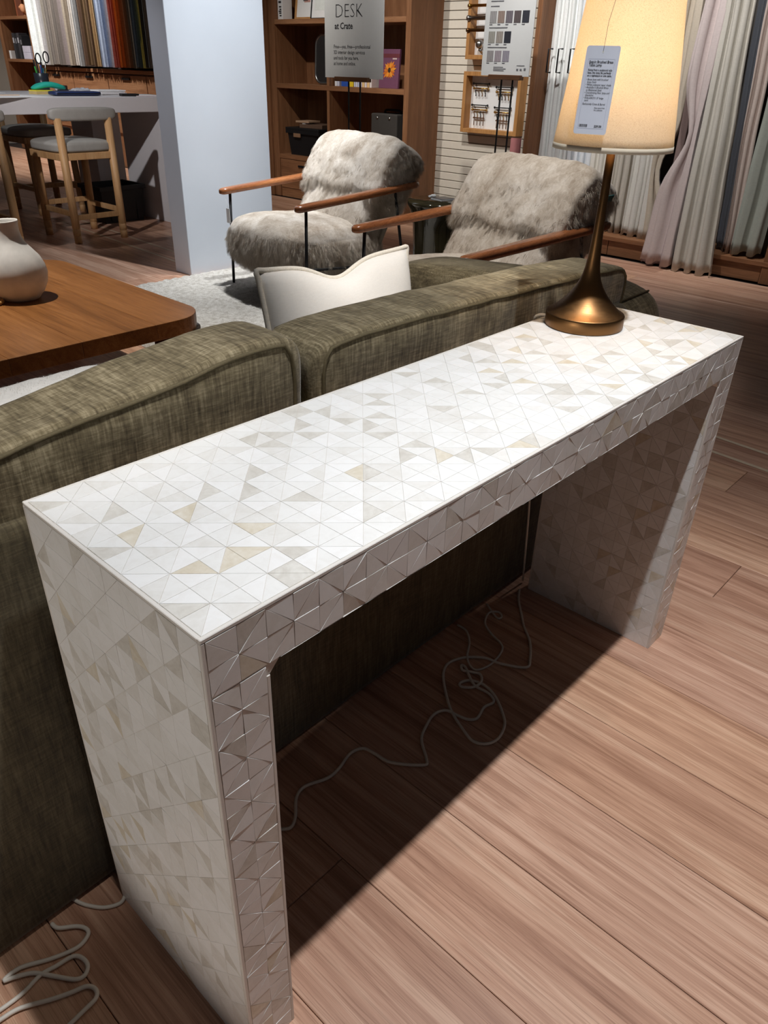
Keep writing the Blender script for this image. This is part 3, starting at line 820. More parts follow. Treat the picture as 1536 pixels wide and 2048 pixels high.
# ================================================================== RUG
rug = MB(); nx_, ny2 = 120, 130
vs = []; fs = []
rrng = random.Random(2)
for i in range(nx_+1):
    for j in range(ny2+1):
        x_ = 1.55+2.5*i/nx_; y_ = 1.36+2.43*j/ny2
        ed = min(i, nx_-i, j, ny2-j)
        vs.append((x_+rrng.uniform(-.006, .006), y_+rrng.uniform(-.006, .006), (0.018+rrng.uniform(-0.004, 0.005)) if ed > 0 else 0.002))
for i in range(nx_):
    for j in range(ny2):
        a = i*(ny2+1)+j; fs.append((a, a+ny2+1, a+ny2+2, a+1))
rug.add(vs, fs, 0, True)
tag(obj('area_rug', rug, MT['rug']), 'cream textured wool rug under the shearling armchairs', 'rug')

# ================================================================== ARMCHAIRS
def tilt_y(a):
    ca, sa_ = math.cos(a), math.sin(a)
    return lambda p: Vector((p.x*ca+p.z*sa_, p.y, -p.x*sa_+p.z*ca))
def armchair(label, loc, rz, seed):
    t_ = thing('armchair', label, 'armchair', loc, rz, 'shearling armchairs beyond the sofa')
    # seat: thick rounded pad, fat at the front and sloping down to the back
    def seat_d(p, q):
        p = p.copy(); p.z -= 0.055*(q.x*0.5+0.5); p.z += 0.02*(1-q.y*q.y)*max(0, q.z)
        p.z *= 1.0; p.z += 0.02*max(0, -q.z)*max(0, -q.x)-0.03*max(0, -q.z)*max(0, q.x)
        return p
    hair(obj('seat', softbox(0.295, 0, 0.300, 0.81, 0.74, 0.285, 3.2, 44, seat_d, 0.006, 9, seed), MT['fur'], t_), 6500, 0.0125, 1)
    rot = tilt_y(R(31))
    def low_d(p, q):
        p = p.copy(); p.x += 0.02*(q.y*q.y)
        return rot(p)
    hair(obj('lower_back', softbox(0.535, 0, 0.44, 0.15, 0.66, 0.36, 3.6, 36, low_d, 0.005, 10, seed+2), MT['fur'], t_), 4000, 0.0125, 2)
    def head_d(p, q):
        p = p.copy(); k = max(0, q.z)
        p.x += 0.05*k*k; p.z -= 0.02*abs(q.y)**3*k
        p.z -= 0.012*math.cos(q.y*math.pi*2)*max(0, -q.z)
        return rot(p)
    hair(obj('head_cushion', softbox(0.705, 0, 0.660, 0.25, 0.75, 0.385, 7.0, 46, head_d, 0.007, 10, seed+5), MT['fur'], t_), 5500, 0.0125, 3)
    # back shell in plain suede
    obj('back_shell', softbox(0.69, 0, 0.42, 0.05, 0.62, 0.60, 6, 14, lambda p, q: tilt_y(R(29))(p)), MT['suede'], t_)
    for s_ in (-1, 1):
        # paddle arm, widest in the middle, rounded ends
        m = MB(); prof_ = 14; vs = []; fs = []
        us = [0.0, 0.002, 0.006, 0.013, 0.024, 0.04, 0.07, 0.12, 0.2, 0.3, 0.4, 0.5, 0.6, 0.7, 0.8, 0.88, 0.93, 0.96, 0.976, 0.987, 0.994, 0.998, 1.0]; n = len(us)-1
        for i in range(n+1):
            u = us[i]; x_ = -0.035+0.875*u
            de = min(u, 1-u)/0.04; endf = math.sqrt(max(0.0, 1-max(0.0, 1-de)**2))
            wd = (0.030+0.008*math.sin(math.pi*u))*max(endf, 0.05); tk_ = 0.019*(0.35+0.65*max(endf, 0.0))
            for k in range(prof_):
                a = 2*math.pi*k/prof_; ca = math.cos(a); sa2 = math.sin(a)
                vs.append((x_, s_*0.378+wd*math.copysign(abs(ca)**0.7, ca), 0.530+0.070*u+tk_*math.copysign(abs(sa2)**0.7, sa2)))
        for i in range(n):
            for k in range(prof_):
                a = i*prof_+k; b_ = i*prof_+(k+1) % prof_; fs.append((a, b_, b_+prof_, a+prof_))
        fs.append(tuple(range(prof_-1, -1, -1))); fs.append(tuple(n*prof_+k for k in range(prof_)))
        obj('arm', m.add(vs, fs, 0, True), MT['walnut'], t_)
        obj('leg', MB().rod((0.035, s_*0.378, 0.527), (0.02, s_*0.385, 0.0), 0.0085, 12), MT['black_metal'], t_)
        obj('leg', MB().rod((0.66, s_*0.378, 0.585), (0.77, s_*0.385, 0.0), 0.0085, 12), MT['black_metal'], t_)
        obj('side_rail', MB().rod((0.028, s_*0.38, 0.215), (0.738, s_*0.382, 0.165), 0.0075, 10), MT['black_metal'], t_)
    for x_, z_ in ((0.12, 0.205), (0.70, 0.168)):
        obj('cross_bar', MB().rod((x_, -0.38, z_), (x_, 0.38, z_), 0.0075, 10), MT['black_metal'], t_)
    return t_
RZ = 0.019
ac1 = armchair('taupe shearling armchair in front of the white wall, nearer the bookcase', (2.53, 3.06, RZ), R(-5.8), 0.0)
ac2 = armchair('taupe shearling armchair with a teal label, beside the curtains', (2.265, 1.735, RZ), R(-11), 11.0)
lb = MB().box(-0.002, 0.002, -0.028, 0.028, -0.022, 0.022)
o = obj('care_label', lb, MT['teal_label'], ac2, loc=(0.80, -0.385, 0.705)); o.rotation_euler = (0, R(25), R(-80)); o['label'] = 'small teal label'
# white tag on the far arm of the first armchair
ht1 = thing('hang_tag', 'small white tag hanging below the armchair arm by the white wall', 'tag', (2.555, 3.40, 0.43))
obj('card', MB().box(-0.001, 0.001, -0.016, 0.016, -0.05, 0.03), MT['paper'], ht1)
obj('string', MB().tube([(0, 0, 0.03), (0.002, 0.01, 0.06), (0.004, 0.02, 0.085)], 0.0008, 5), MT['paper'], ht1)

# ================================================================== SIDE TABLE
st_ = thing('side_table', 'dark smoked glass drum side table between the two armchairs', 'side table', (3.26, 2.36, RZ))
obj('drum', MB().lathe([(0.145, 0.0), (0.15, 0.006), (0.15, 0.30), (0.158, 0.42), (0.178, 0.50), (0.192, 0.522), (0.194, 0.536), (0.190, 0.545)], 56), MT['glass_dark'], st_)
ph = thing('card_sample', 'dark blue sample card with a pale edge lying on the side table', 'card', (3.28, 2.37, RZ+0.5455), R(-8))
obj('card', BX(-0.05, 0.05, -0.045, 0.045, 0.0, 0.006), MT['paper'], ph)
obj('cover', BX(-0.046, 0.05, -0.041, 0.041, 0.006, 0.0085), solid('navy_card', 40, 48, 62, 0.3), ph)
wt = thing('paper_slip', 'crumpled white paper slip behind the sample card on the side table', 'paper', (3.29, 2.455, RZ+0.5455))
obj('slip', softbox(0, 0, 0.008, 0.05, 0.03, 0.014, 3, 8, None, 0.004, 60), MT['paper'], wt)

# ================================================================== BAR STOOLS AND COUNTER
def stool():
    t_ = thing('bar_stool', 'grey padded oak bar stool at the white counter, nearest the wall stub', 'bar stool', (2.675, 5.43, 0), 0, 'bar stools at the white counter')
    # local: backrest on -y side
    obj('seat', softbox(0, 0.0, 0.645, 0.47, 0.50, 0.075, 5, 20, lambda p, q: p+Vector((0, 0, 0.012*(1-q.x*q.x)*max(0, q.z)))), MT['upholstery_grey'], t_)
    ap = MB()
    for (x0, x1, y0, y1) in ((-0.20, 0.20, -0.245, -0.222), (-0.20, 0.20, 0.215, 0.238), (-0.222, -0.198, -0.23, 0.23), (0.198, 0.222, -0.23, 0.23)):
        ap.box(x0, x1, y0, y1, 0.565, 0.612)
    obj('seat_rail', ap, MT['oak_light'], t_, bevel=0.004)
    def bp(p, q):
        p = p.copy(); p.y += 0.02*(q.x*q.x); return p
    obj('backrest', softbox(0.01, -0.235, 0.858, 0.505, 0.07, 0.086, 4.5, 20, bp), MT['upholstery_grey'], t_)
    for s_ in (-1, 1):
        for (yb, yt, zt) in ((-0.232, -0.232, 0.835), (0.228, 0.205, 0.61)):
            xo = s_*0.19 if yb < 0 else s_*0.19+0.045*0
            lg = MB().tube([(xo, yb, 0), (xo, yb, 0.05), (xo, yb, 0.052), (xo, yb, 0.058), (xo, yb, 0.06), (xo, yb, 0.10), (xo, yb, 0.102), (xo, yb, 0.108), (xo, yb, 0.11), (xo, yb+(yt-yb)*0.5, 0.3), (xo, yt, zt)],
                           [0.026, 0.027, 0.0255, 0.0255, 0.0275, 0.0285, 0.0265, 0.0265, 0.0285, 0.0285, 0.027], 16)
            obj('leg', lg, MT['oak_light'], t_)
    for (a, b_, z_) in (((-0.19, -0.232), (0.19, -0.232), 0.18), ((-0.19, 0.228), (0.19, 0.228), 0.235), ((-0.19, -0.232), (-0.19, 0.228), 0.205), ((0.19, -0.232), (0.19, 0.228), 0.205)):
        m = MB(); hx = 0.013 if a[0] == b_[0] else 0; hy = 0.013 if a[1] == b_[1] else 0
        m.box(min(a[0], b_[0])-hx, max(a[0], b_[0])+hx, min(a[1], b_[1])-hy, max(a[1], b_[1])+hy, z_-0.018, z_+0.018)
        obj('stretcher', m, MT['oak_light'], t_, bevel=0.003)
    return t_
s1 = stool()
for (lab, x_, y_, rz) in (('grey padded oak bar stool cut off by the left edge of the photo', 1.865, 5.43, 0),
                          ('bar stool in shade on the far side of the white counter, nearer the crate', 3.02, 6.72, math.pi),
                          ('bar stool in shade on the far side of the white counter, further left', 2.20, 6.72, math.pi)):
    c = copy_tree(s1); c['label'] = lab; c.location = (x_, y_, 0); c.rotation_euler = (0, 0, rz)

CT = 0.952
cn = thing('counter', 'long white laminate counter with bar stools pushed under it', 'counter', (2.0, 6.0, 0))
lx0, lx1 = -2.2, 1.565
obj('worktop', BX(lx0, lx1, -0.56, 0.66, CT-0.105, CT), MT['laminate'], cn, bevel=0.004)
obj('end_panel', BX(1.49, 1.56, -0.52, 0.10, 0, CT-0.105), MT['laminate'], cn, bevel=0.003)
obj('end_panel', BX(-2.15, -2.08, -0.52, 0.60, 0, CT-0.105), MT['laminate'], cn, bevel=0.003)
obj('cabinet', BX(1.30, 1.56, 0.26, 0.62, 0, CT-0.105), MT['laminate'], cn, bevel=0.003)

# crate under the counter
def crate(name, label, loc, w_, d_, h_, rz=0.0):
    t_ = thing(name, label, 'crate', loc, rz)
    m = MB(); wt_ = 0.006; ta = 0.88
    def ring(z, k, r_): return [(-w_/2*k+r_, -d_/2*k+r_, z), (w_/2*k-r_, -d_/2*k+r_, z), (w_/2*k-r_, d_/2*k-r_, z), (-w_/2*k+r_, d_/2*k-r_, z)]
    vs = ring(0, ta, 0)+ring(h_, 1, 0)+ring(h_, 1, wt_)+ring(0.012, ta, wt_)
    fs = [(3, 2, 1, 0)]
    for a in (0, 4, 8):
        for k in range(4): fs.append((a+k, a+(k+1) % 4, a+4+(k+1) % 4, a+4+k))
    fs.append((12, 13, 14, 15))
    m.add(vs, fs); obj('tub', m, MT['black_plastic'], t_)
    r_ = MB()
    for (x0, x1, y0, y1) in ((-w_/2-0.014, w_/2+0.014, -d_/2-0.014, -d_/2+0.004), (-w_/2-0.014, w_/2+0.014, d_/2-0.004, d_/2+0.014), (-w_/2-0.014, -w_/2+0.004, -d_/2, d_/2), (w_/2-0.004, w_/2+0.014, -d_/2, d_/2)):
        r_.box(x0, x1, y0, y1, h_-0.03, h_+0.004)
    obj('rim', r_, MT['black_plastic'], t_, bevel=0.003)
    for s_ in (-1, 1):
        obj('rib', MB().box(-w_*0.32, -w_*0.30, s_*d_/2*0.93-0.004, s_*d_/2*0.93+0.004, 0.02, h_-0.03).box(w_*0.30, w_*0.32, s_*d_/2*0.93-0.004, s_*d_/2*0.93+0.004, 0.02, h_-0.03), MT['black_plastic'], t_)
    return t_
crate('storage_crate', 'black plastic storage crate on the floor under the white counter', (3.22, 5.93, 0.0005), 0.40, 0.34, 0.285)

# things on the counter
pc = thing('pencil_cup', 'dark pencil cup stuffed with scissors and pens on the counter', 'pencil cup', (2.975, 6.35, CT+0.0005))
obj('cup', MB().lathe([(0.042, 0), (0.05, 0.005), (0.056, 0.135), (0.052, 0.135), (0.045, 0.012), (0.001, 0.01)], 24, cap=False), solid('smoky_cup', 46, 50, 58, 0.3), pc)
for k, (c_, dx, dy, h_) in enumerate(((('pen_teal', 30, 130, 150), 0.018, -0.01, 0.17), (('pen_yellow', 225, 205, 60), 0.036, -0.015, 0.165), (('pen_green', 60, 170, 70), -0.04, -0.01, 0.18), (('pen_black', 24, 24, 26), -0.02, 0.0, 0.24), (('pen_black', 24, 24, 26), -0.03, 0.015, 0.225), (('pen_blue', 50, 80, 150), 0.0, -0.02, 0.19), (('pen_red', 180, 40, 50), 0.01, 0.01, 0.20), (('pen_black', 24, 24, 26), 0.028, 0.02, 0.21))):
    obj('pen', MB().rod((dx*0.3, dy*0.3, 0.014), (dx*1.1, dy*1.1, h_), 0.0065, 8), solid(*c_), pc)
for (dx, h_, r_) in ((-0.008, 0.235, 0.026), (0.058, 0.245, 0.028)):
    pts = [(dx+r_*0.8*math.cos(2*math.pi*k/20), -0.02, h_+r_*1.35*math.sin(2*math.pi*k/20)) for k in range(20)]
    obj('scissor_handle', MB().tube(pts, 0.005, 6, closed=True), MT['black_plastic'], pc)
    obj('scissor_blade', MB().rod((0.01, -0.015, 0.03), (dx*0.8, -0.02, h_-r_*1.3), 0.005, 6), MT['steel'], pc)

tl = thing('fabric_pouch', 'bright teal folded pouch on the counter', 'pouch', (2.86, 6.02, CT+0.028))
obj('pouch', softbox(0, 0, 0.02, 0.27, 0.12, 0.04, 2.6, 16, lambda p, q: p+Vector((0, 0, 0.014*math.cos(q.x*2.2))), 0.003, 12), solid('teal_cloth', 30, 178, 158), tl)
yn = thing('note_pad', 'pad of yellow sticky notes under the teal pouch', 'note pad', (2.78, 5.99, CT+0.0005), R(8))
obj('pad', BX(-0.07, 0.07, -0.05, 0.05, 0, 0.02), solid('cream_pad', 214, 190, 130), yn)
obj('top_sheets', BX(-0.07, 0.07, -0.05, 0.05, 0.02, 0.0275), solid('yellow_notes', 240, 226, 70), yn)
bf = thing('blue_folder', 'navy blue zip folder lying on the counter edge', 'folder', (2.905, 5.70, CT+0.0005), R(-4))
obj('folder', softbox(0, 0, 0.016, 0.37, 0.16, 0.03, 6, 14), solid('navy_vinyl', 32, 48, 92, 0.4), bf)
obj('zip', BX(-0.17, 0.17, -0.082, -0.079, 0.012, 0.018), MT['black_metal'], bf)
mg_ = thing('magazine_stack', 'short stack of white magazines on the counter', 'magazines', (3.24, 5.83, CT+0.0005), R(6))
for k in range(4):
    o = obj('magazine', BX(-0.12, 0.12, -0.085, 0.085, 0, 0.0085), MT['paper'], mg_, loc=(0.006*math.sin(k*2.1), 0.005*math.cos(k*3), 0.0088*k)); o.rotation_euler = (0, 0, 0.05*math.sin(k*1.7))
gb = thing('silver_bag', 'crinkled clear plastic bag on the counter', 'bag', (3.04, 5.88, CT+0.0005))
obj('bag', softbox(0, 0, 0.022, 0.16, 0.12, 0.042, 2.4, 20, None, 0.012, 26), solid('frosted_plastic', 190, 192, 198, 0.2), gb)
bk = thing('black_binder', 'black binder lying flat behind the magazines', 'binder', (3.24, 6.20, CT+0.0005), R(12))
obj('cover', BX(-0.17, 0.17, -0.11, 0.11, 0, 0.022), MT['black_plastic'], bk, bevel=0.004)
obj('pages', BX(-0.16, 0.165, -0.10, 0.115, 0.004, 0.018), MT['paper'], bk)
pm = thing('black_eraser', 'flat black eraser block at the counter edge', 'eraser', (3.28, 5.56, CT+0.0005), R(-10))
obj('block', BX(-0.07, 0.07, -0.03, 0.03, 0, 0.018), MT['black_plastic'], pm, bevel=0.004)
pk = thing('pink_papers', 'pale pink papers at the right end of the counter', 'papers', (3.43, 5.63, CT+0.0005), R(-5))
obj('sheet', BX(-0.10, 0.10, -0.12, 0.12, 0, 0.004), solid('pale_pink_paper', 226, 206, 206), pk)
obj('sheet', BX(-0.08, 0.10, -0.12, 0.09, 0.0041, 0.008), MT['paper'], pk)
for (nm, lab, x_, y_, rz_, w_, d_) in (('large_drawing', 'large white drawing sheet hanging over the counter front edge', 2.28, 5.59, 12, 0.62, 0.36), ('drawing_sheet', 'white paper sheet at the back left of the counter', 2.35, 6.35, -6, 0.5, 0.3), ('drawing_sheet', 'small white sheet beside the pencil cup on the counter', 3.14, 6.42, 8, 0.22, 0.16)):
    p_ = tag(obj(nm, BX(-w_/2, w_/2, -d_/2, d_/2, 0, 0.002), MT['paper'], loc=(x_, y_, CT+0.0005)), lab, 'paper'); p_.rotation_euler = (0, 0, R(rz_))
rl = thing('wooden_ruler', 'pale wooden ruler lying across the drawing sheet', 'ruler', (2.36, 5.70, CT+0.003), R(-3))
obj('ruler', BX(-0.11, 0.11, -0.018, 0.018, 0, 0.006), solid('pale_ruler', 214, 190, 166), rl)
sb_ = thing('tape_dispenser', 'small dark brown box with a white roll beside the pencil cup', 'tape dispenser', (3.10, 6.30, CT+0.0005))
obj('holder', BX(-0.03, 0.045, -0.03, 0.03, 0, 0.05), solid('dark_brown_box', 54, 34, 28), sb_, bevel=0.004)
obj('roll', MB().tube([(-0.035, -0.03, 0.035), (-0.035, 0.0, 0.035)], 0.024, 16), MT['paper'], sb_)

# ================================================================== FABRIC SAMPLE WALL (left background)
fw = thing('drawer_cabinet', 'oak drawer cabinet below the hanging fabric samples', 'cabinet', (5.4, 9.5, 0))
obj('body', BX(-0.16, 0.24, -1.95, 1.545, 0.0, 1.052), MT['oak_case'], fw)
obj('top', BX(-0.19, 0.25, -1.95, 1.545, 1.052, 1.09), MT['oak_case_h'], fw, bevel=0.003)
for k in range(4):
    ya = 1.53-0.868*k; yb = ya-0.868
    d = obj('drawer', BX(-0.182, -0.155, yb+0.006, ya-0.006, 0.80, 1.035), MT['oak_case_h'], fw, bevel=0.003)
    ym = (ya+yb)/2
    obj('handle', BX(-0.20, -0.182, ym-0.085, ym+0.085, 0.985, 1.008), MT['black_metal'], d, bevel=0.003)
    d2 = obj('drawer', BX(-0.182, -0.155, yb+0.006, ya-0.006, 0.40, 0.788), MT['oak_case_h'], fw, bevel=0.003)
    obj('handle', BX(-0.20, -0.182, ym-0.085, ym+0.085, 0.72, 0.743), MT['black_metal'], d2, bevel=0.003)
tag(obj('sample_recess', BX(5.60, 5.66, 7.6, 11.06, 1.0905, 2.6), solid('dark_recess', 34, 26, 24)), 'dark back panel of the fabric sample recess', 'panel')
o = tag(obj('hanging_rail', MB().rod((5.25, 7.6, 2.22), (5.25, 11.06, 2.22), 0.014, 12), MT['black_metal']), 'black rail carrying the hanging fabric samples', 'rail')
sw = [(265, 335, 222, 226, 226), (335, 362, 208, 210, 208), (362, 392, 226, 226, 222), (392, 420, 186, 182, 182), (440, 470, 142, 134, 124), (470, 500, 120, 112, 106), (500, 530, 134, 124, 116), (530, 565, 112, 104, 98), (565, 602, 124, 114, 108),
      (602, 640, 150, 138, 136), (640, 668, 196, 184, 168), (668, 700, 150, 136, 120), (700, 730, 206, 198, 190), (730, 768, 164, 164, 164), (785, 828, 112, 88, 72), (828, 872, 104, 82, 58), (872, 905, 118, 94, 74), (905, 948, 190, 164, 128),
      (950, 1004, 176, 186, 204), (1004, 1034, 160, 172, 194), (1034, 1056, 206, 206, 212), (1056, 1080, 186, 128, 120), (1080, 1106, 156, 86, 74), (1106, 1132, 190, 124, 72), (1132, 1158, 162, 100, 58), (1158, 1186, 134, 92, 64), (1186, 1216, 116, 86, 66),
      (1216, 1244, 104, 92, 80), (1244, 1272, 92, 98, 104), (1272, 1300, 84, 92, 90), (1300, 1318, 176, 166, 110), (1318, 1345, 70, 66, 62), (1345, 1390, 120, 110, 100)]
names_ = ['leftmost', 'second', 'third', 'fourth']
for i, (a, b_, r_, g_, bb) in enumerate(sw):
    y1_ = 10.96-(a-265)*2.59e-3; y0_ = 10.96-(b_-265)*2.59e-3
    wdt = (y1_-y0_); m = MB(); ou = []
    nf = 9; srng = random.Random(i)
    for k in range(nf): ou.append((5.13+0.018*math.sin(k*2.4+i)+srng.uniform(-.006, .006), y1_-wdt*(k+0.15)/nf))
    pol = ou+[(5.33, y0_+wdt*0.06), (5.33, y1_-wdt*0.04)]
    zb = 1.108+srng.uniform(0, 0.02); lean_ = srng.uniform(-0.02, 0.02)
    m.prism(pol[::-1], zb, 2.20)
    m.v = [(x, y+lean_*(z-1.1), z) for (x, y, z) in m.v]
    mt_ = cloth('sample_cloth_%d' % i, srgb(r_, g_, bb), 0.14, 140, 0.3)
    f_ = obj('fabric_sample', m, mt_)
    cname = ('white' if min(r_, g_, bb) > 195 else 'light blue' if bb > r_+10 and bb > 150 else 'orange' if r_ > 160 and g_ < 126 and bb < 74 else 'dusty red' if r_ > 150 and g_ < 130 and bb > 70 and bb < 124 and r_-g_ > 50 else 'grey' if max(r_, g_, bb)-min(r_, g_, bb) < 16 else 'tan' if r_ > 145 else 'brown')
    nth = ['first', 'second', 'third', 'fourth', 'fifth', 'sixth', 'seventh', 'eighth', 'ninth', 'tenth', 'eleventh', 'twelfth', 'thirteenth', 'fourteenth', 'fifteenth', 'sixteenth', 'seventeenth', 'eighteenth', 'nineteenth', 'twentieth', 'twenty-first', 'twenty-second', 'twenty-third', 'twenty-fourth', 'twenty-fifth', 'twenty-sixth', 'twenty-seventh', 'twenty-eighth', 'twenty-ninth', 'thirtieth', 'thirty-first', 'thirty-second', 'thirty-third'][i]
    tag(f_, '%s hanging fabric sample above the drawers, %s from the left' % (cname, nth), 'fabric', 'hanging fabric samples')

su_ = thing('shelf_unit', 'oak shelf unit at the far left edge beside the fabric samples', 'shelf', (5.45, 11.65, 0))
for (y0_, y1_) in ((-0.58, -0.40), (0.42, 0.52)):
    obj('side_panel', BX(-0.20, 0.20, y0_, y1_, 0, 2.5), MT['oak_case'], su_, bevel=0.003)
for z_ in (0.55, 1.13, 1.635, 2.2):
    obj('shelf', BX(-0.195, 0.20, -0.40, 0.42, z_, z_+0.036), MT['oak_case_h'], su_, bevel=0.002)
obj('back_panel', BX(0.20, 0.215, -0.58, 0.52, 0, 2.5), MT['oak_case'], su_)
bd = thing('bird_figurine', 'peach wooden bird figurine on the far left shelf', 'figurine', (5.32, 11.44, 1.6715))
obj('bird_body', softbox(0, 0, 0.085, 0.07, 0.11, 0.10, 2.2, 16, lambda p, q: p+Vector((0, -0.0*q.z, 0.015*q.y))), solid('peach_wood', 216, 150, 108), bd)
obj('head', softbox(0, 0.072, 0.10, 0.04, 0.06, 0.038, 2.2, 10), solid('peach_wood', 216, 150, 108), bd)
obj('beak', MB().tube([(0, 0.095, 0.098), (0, 0.13, 0.088)], [0.012, 0.002], 8), solid('peach_wood', 216, 150, 108), bd)
obj('foot', MB().rod((0, -0.01, 0.0), (0, -0.005, 0.05), 0.005, 8).rod((0, -0.03, 0.002), (0, 0.02, 0.002), 0.005, 8), solid('peach_wood', 216, 150, 108), bd)
for k, (ya, h_, c_) in enumerate(((11.86, 0.31, (52, 52, 56)), (11.79, 0.30, (34, 34, 38)), (11.715, 0.31, (62, 60, 64)), (11.64, 0.28, (28, 28, 30)))):
    bb_ = thing('binder', 'dark binder on the far left shelf, %s from the left' % ('first', 'second', 'third', 'fourth')[k], 'binder', (5.40, ya-0.034, 1.1665), 0, 'dark binders on the far left shelf')
    obj('cover', BX(-0.12, 0.12, -0.033, 0.033, 0, h_), solid('binder_%d' % k, *c_), bb_, bevel=0.004)
    obj('spine_label', BX(-0.1215, -0.1195, -0.02, 0.02, h_*0.62, h_*0.82), solid('label_grey_%d' % (k % 2), 120+60*(k % 2 == 0), 120+60*(k % 2 == 0), 126+60*(k % 2 == 0)), bb_)
for k in range(2):
    o = tag(obj('white_box', BX(-0.1, 0.1, -0.115, 0.115, 0, 0.078), solid('lilac_box', 196, 192, 206), loc=(5.36, 11.44, 1.1665+0.079*k), bevel=0.004), '%s pale lilac box of the pair on the far left shelf' % ('lower', 'upper')[k], 'box', 'pale boxes on the far left shelf')
tag(obj('white_card', BX(-0.05, 0.05, -0.03, 0.03, 0, 0.10), MT['paper'], loc=(5.31, 11.965, 1.1665)), 'small white card block on the far left shelf', 'card')
for k in range(3):
    tag(obj('wood_sample_board', BX(-0.02, 0.02, -0.08, 0.08, 0, 0.5), solid('board_%d' % k, (150, 128, 104)[k], (82, 70, 56)[k], (52, 44, 36)[k]), loc=(5.50-0.05*k, 11.93-0.13*k, 1.6715)), 'upright reddish wood sample board on the top left shelf, number %s from the left' % ('one', 'two', 'three')[k], 'board', 'wood sample boards')

# ================================================================== BOOKCASE
bcx = 5.25
bk_ = thing('bookcase', 'oak built-in bookcase behind the armchairs', 'bookcase', (5.46, 5.28, 0))
oy = 5.28; ox = 5.46
def bb3(x0, x1, y0, y1, z0, z1): return BX(x0-ox, x1-ox, y0-oy, y1-oy, z0, z1)
obj('side_panel', bb3(bcx, 5.715, 4.385, 4.44, 0, 2.6), MT['oak_case'], bk_, bevel=0.003)
obj('side_panel', bb3(bcx, 5.715, 6.125, 6.205, 0, 2.6), MT['oak_case'], bk_, bevel=0.003)
obj('side_panel', bb3(bcx-0.02, 5.715, 6.21, 6.34, 0, 2.6), MT['oak_case'], bk_, bevel=0.003)
obj('back_panel', bb3(5.66, 5.68, 4.44, 6.125, 0.0, 2.6), MT['oak_case'], bk_)
for (za, zb) in ((0.365, 0.405), (0.995, 1.035), (1.523, 1.562), (2.05, 2.09)):
    obj('shelf', bb3(bcx+0.004, 5.66, 4.44, 6.125, za, zb), MT['oak_case_h'], bk_, bevel=0.002)
obj('divider', bb3(bcx+0.006, 5.66, 5.372, 5.408, 0.405, 0.995), MT['oak_case'], bk_, bevel=0.002)
obj('divider', bb3(bcx+0.006, 5.66, 5.372, 5.408, 1.035, 1.523), MT['oak_case'], bk_, bevel=0.002)
for (ya, yb) in ((4.445, 5.385), (5.395, 6.12)):
    d = obj('drawer', bb3(bcx+0.008, bcx+0.03, ya+0.004, yb-0.004, 0.09, 0.36), MT['oak_case_h'], bk_, bevel=0.002)
    obj('handle', bb3(bcx-0.004, bcx+0.008, (ya+yb)/2-0.08, (ya+yb)/2+0.08, 0.30, 0.318), MT['black_metal'], d)
obj('plinth', bb3(bcx+0.02, 5.66, 4.44, 6.125, 0, 0.085), MT['oak_case_h'], bk_)

# upper shelf
s1z = 1.5625
wb = thing('lettered_box', 'slim white box with black letters on the bookcase top shelf', 'box', (5.36, 6.085, s1z))
obj('box', BX(-0.06, 0.06, -0.035, 0.035, 0, 0.165), MT['paper'], wb, bevel=0.003)
for k, v_ in enumerate((0.13, 0.095, 0.075, 0.06, 0.045, 0.025)):
    obj('print', BX(-0.0605, -0.06, -0.018, 0.02-0.006*(k % 3), v_, v_+(0.016 if k == 0 else 0.011)), MT['ink'], wb)
def picture(name, label, y_, w_, h_, x_, frame_mat, fw_, tilt_, mat_, art=None):
    t_ = thing(name, label, 'picture', (x_, y_, s1z)); t_.rotation_euler = (0, R(tilt_), 0)
    for (y0_, y1_, z0_, z1_) in ((-w_/2, -w_/2+fw_, 0, h_), (w_/2-fw_, w_/2, 0, h_), (-w_/2+fw_, w_/2-fw_, 0, fw_), (-w_/2+fw_, w_/2-fw_, h_-fw_, h_)):
        obj('frame', BX(-0.012, 0.012, y0_, y1_, z0_, z1_), frame_mat, t_, bevel=0.002)
    obj('mat_board', BX(-0.004, 0.006, -w_/2+fw_, w_/2-fw_, fw_, h_-fw_), mat_, t_)
    if art:
        for (y0_, y1_, z0_, z1_, m_) in art: obj('print', BX(-0.0048, -0.004, y0_, y1_, z0_, z1_), m_, t_)
picture('oak_picture', 'oak framed picture with wide white mat on the bookcase', 5.86, 0.30, 0.40, 5.42, MT['oak_frame'], 0.022, 8, MT['paper'], [(-0.055, 0.03, 0.14, 0.26, solid('rose_print', 196, 150, 140)), (-0.02, 0.045, 0.15, 0.18, MT['ink_grey'])])
picture('black_picture', 'black framed white picture partly behind the sign', 5.60, 0.24, 0.38, 5.36, MT['black_metal'], 0.010, 8, MT['paper'], [(-0.075, 0.075, 0.07, 0.31, solid('pale_print', 226, 230, 226))])
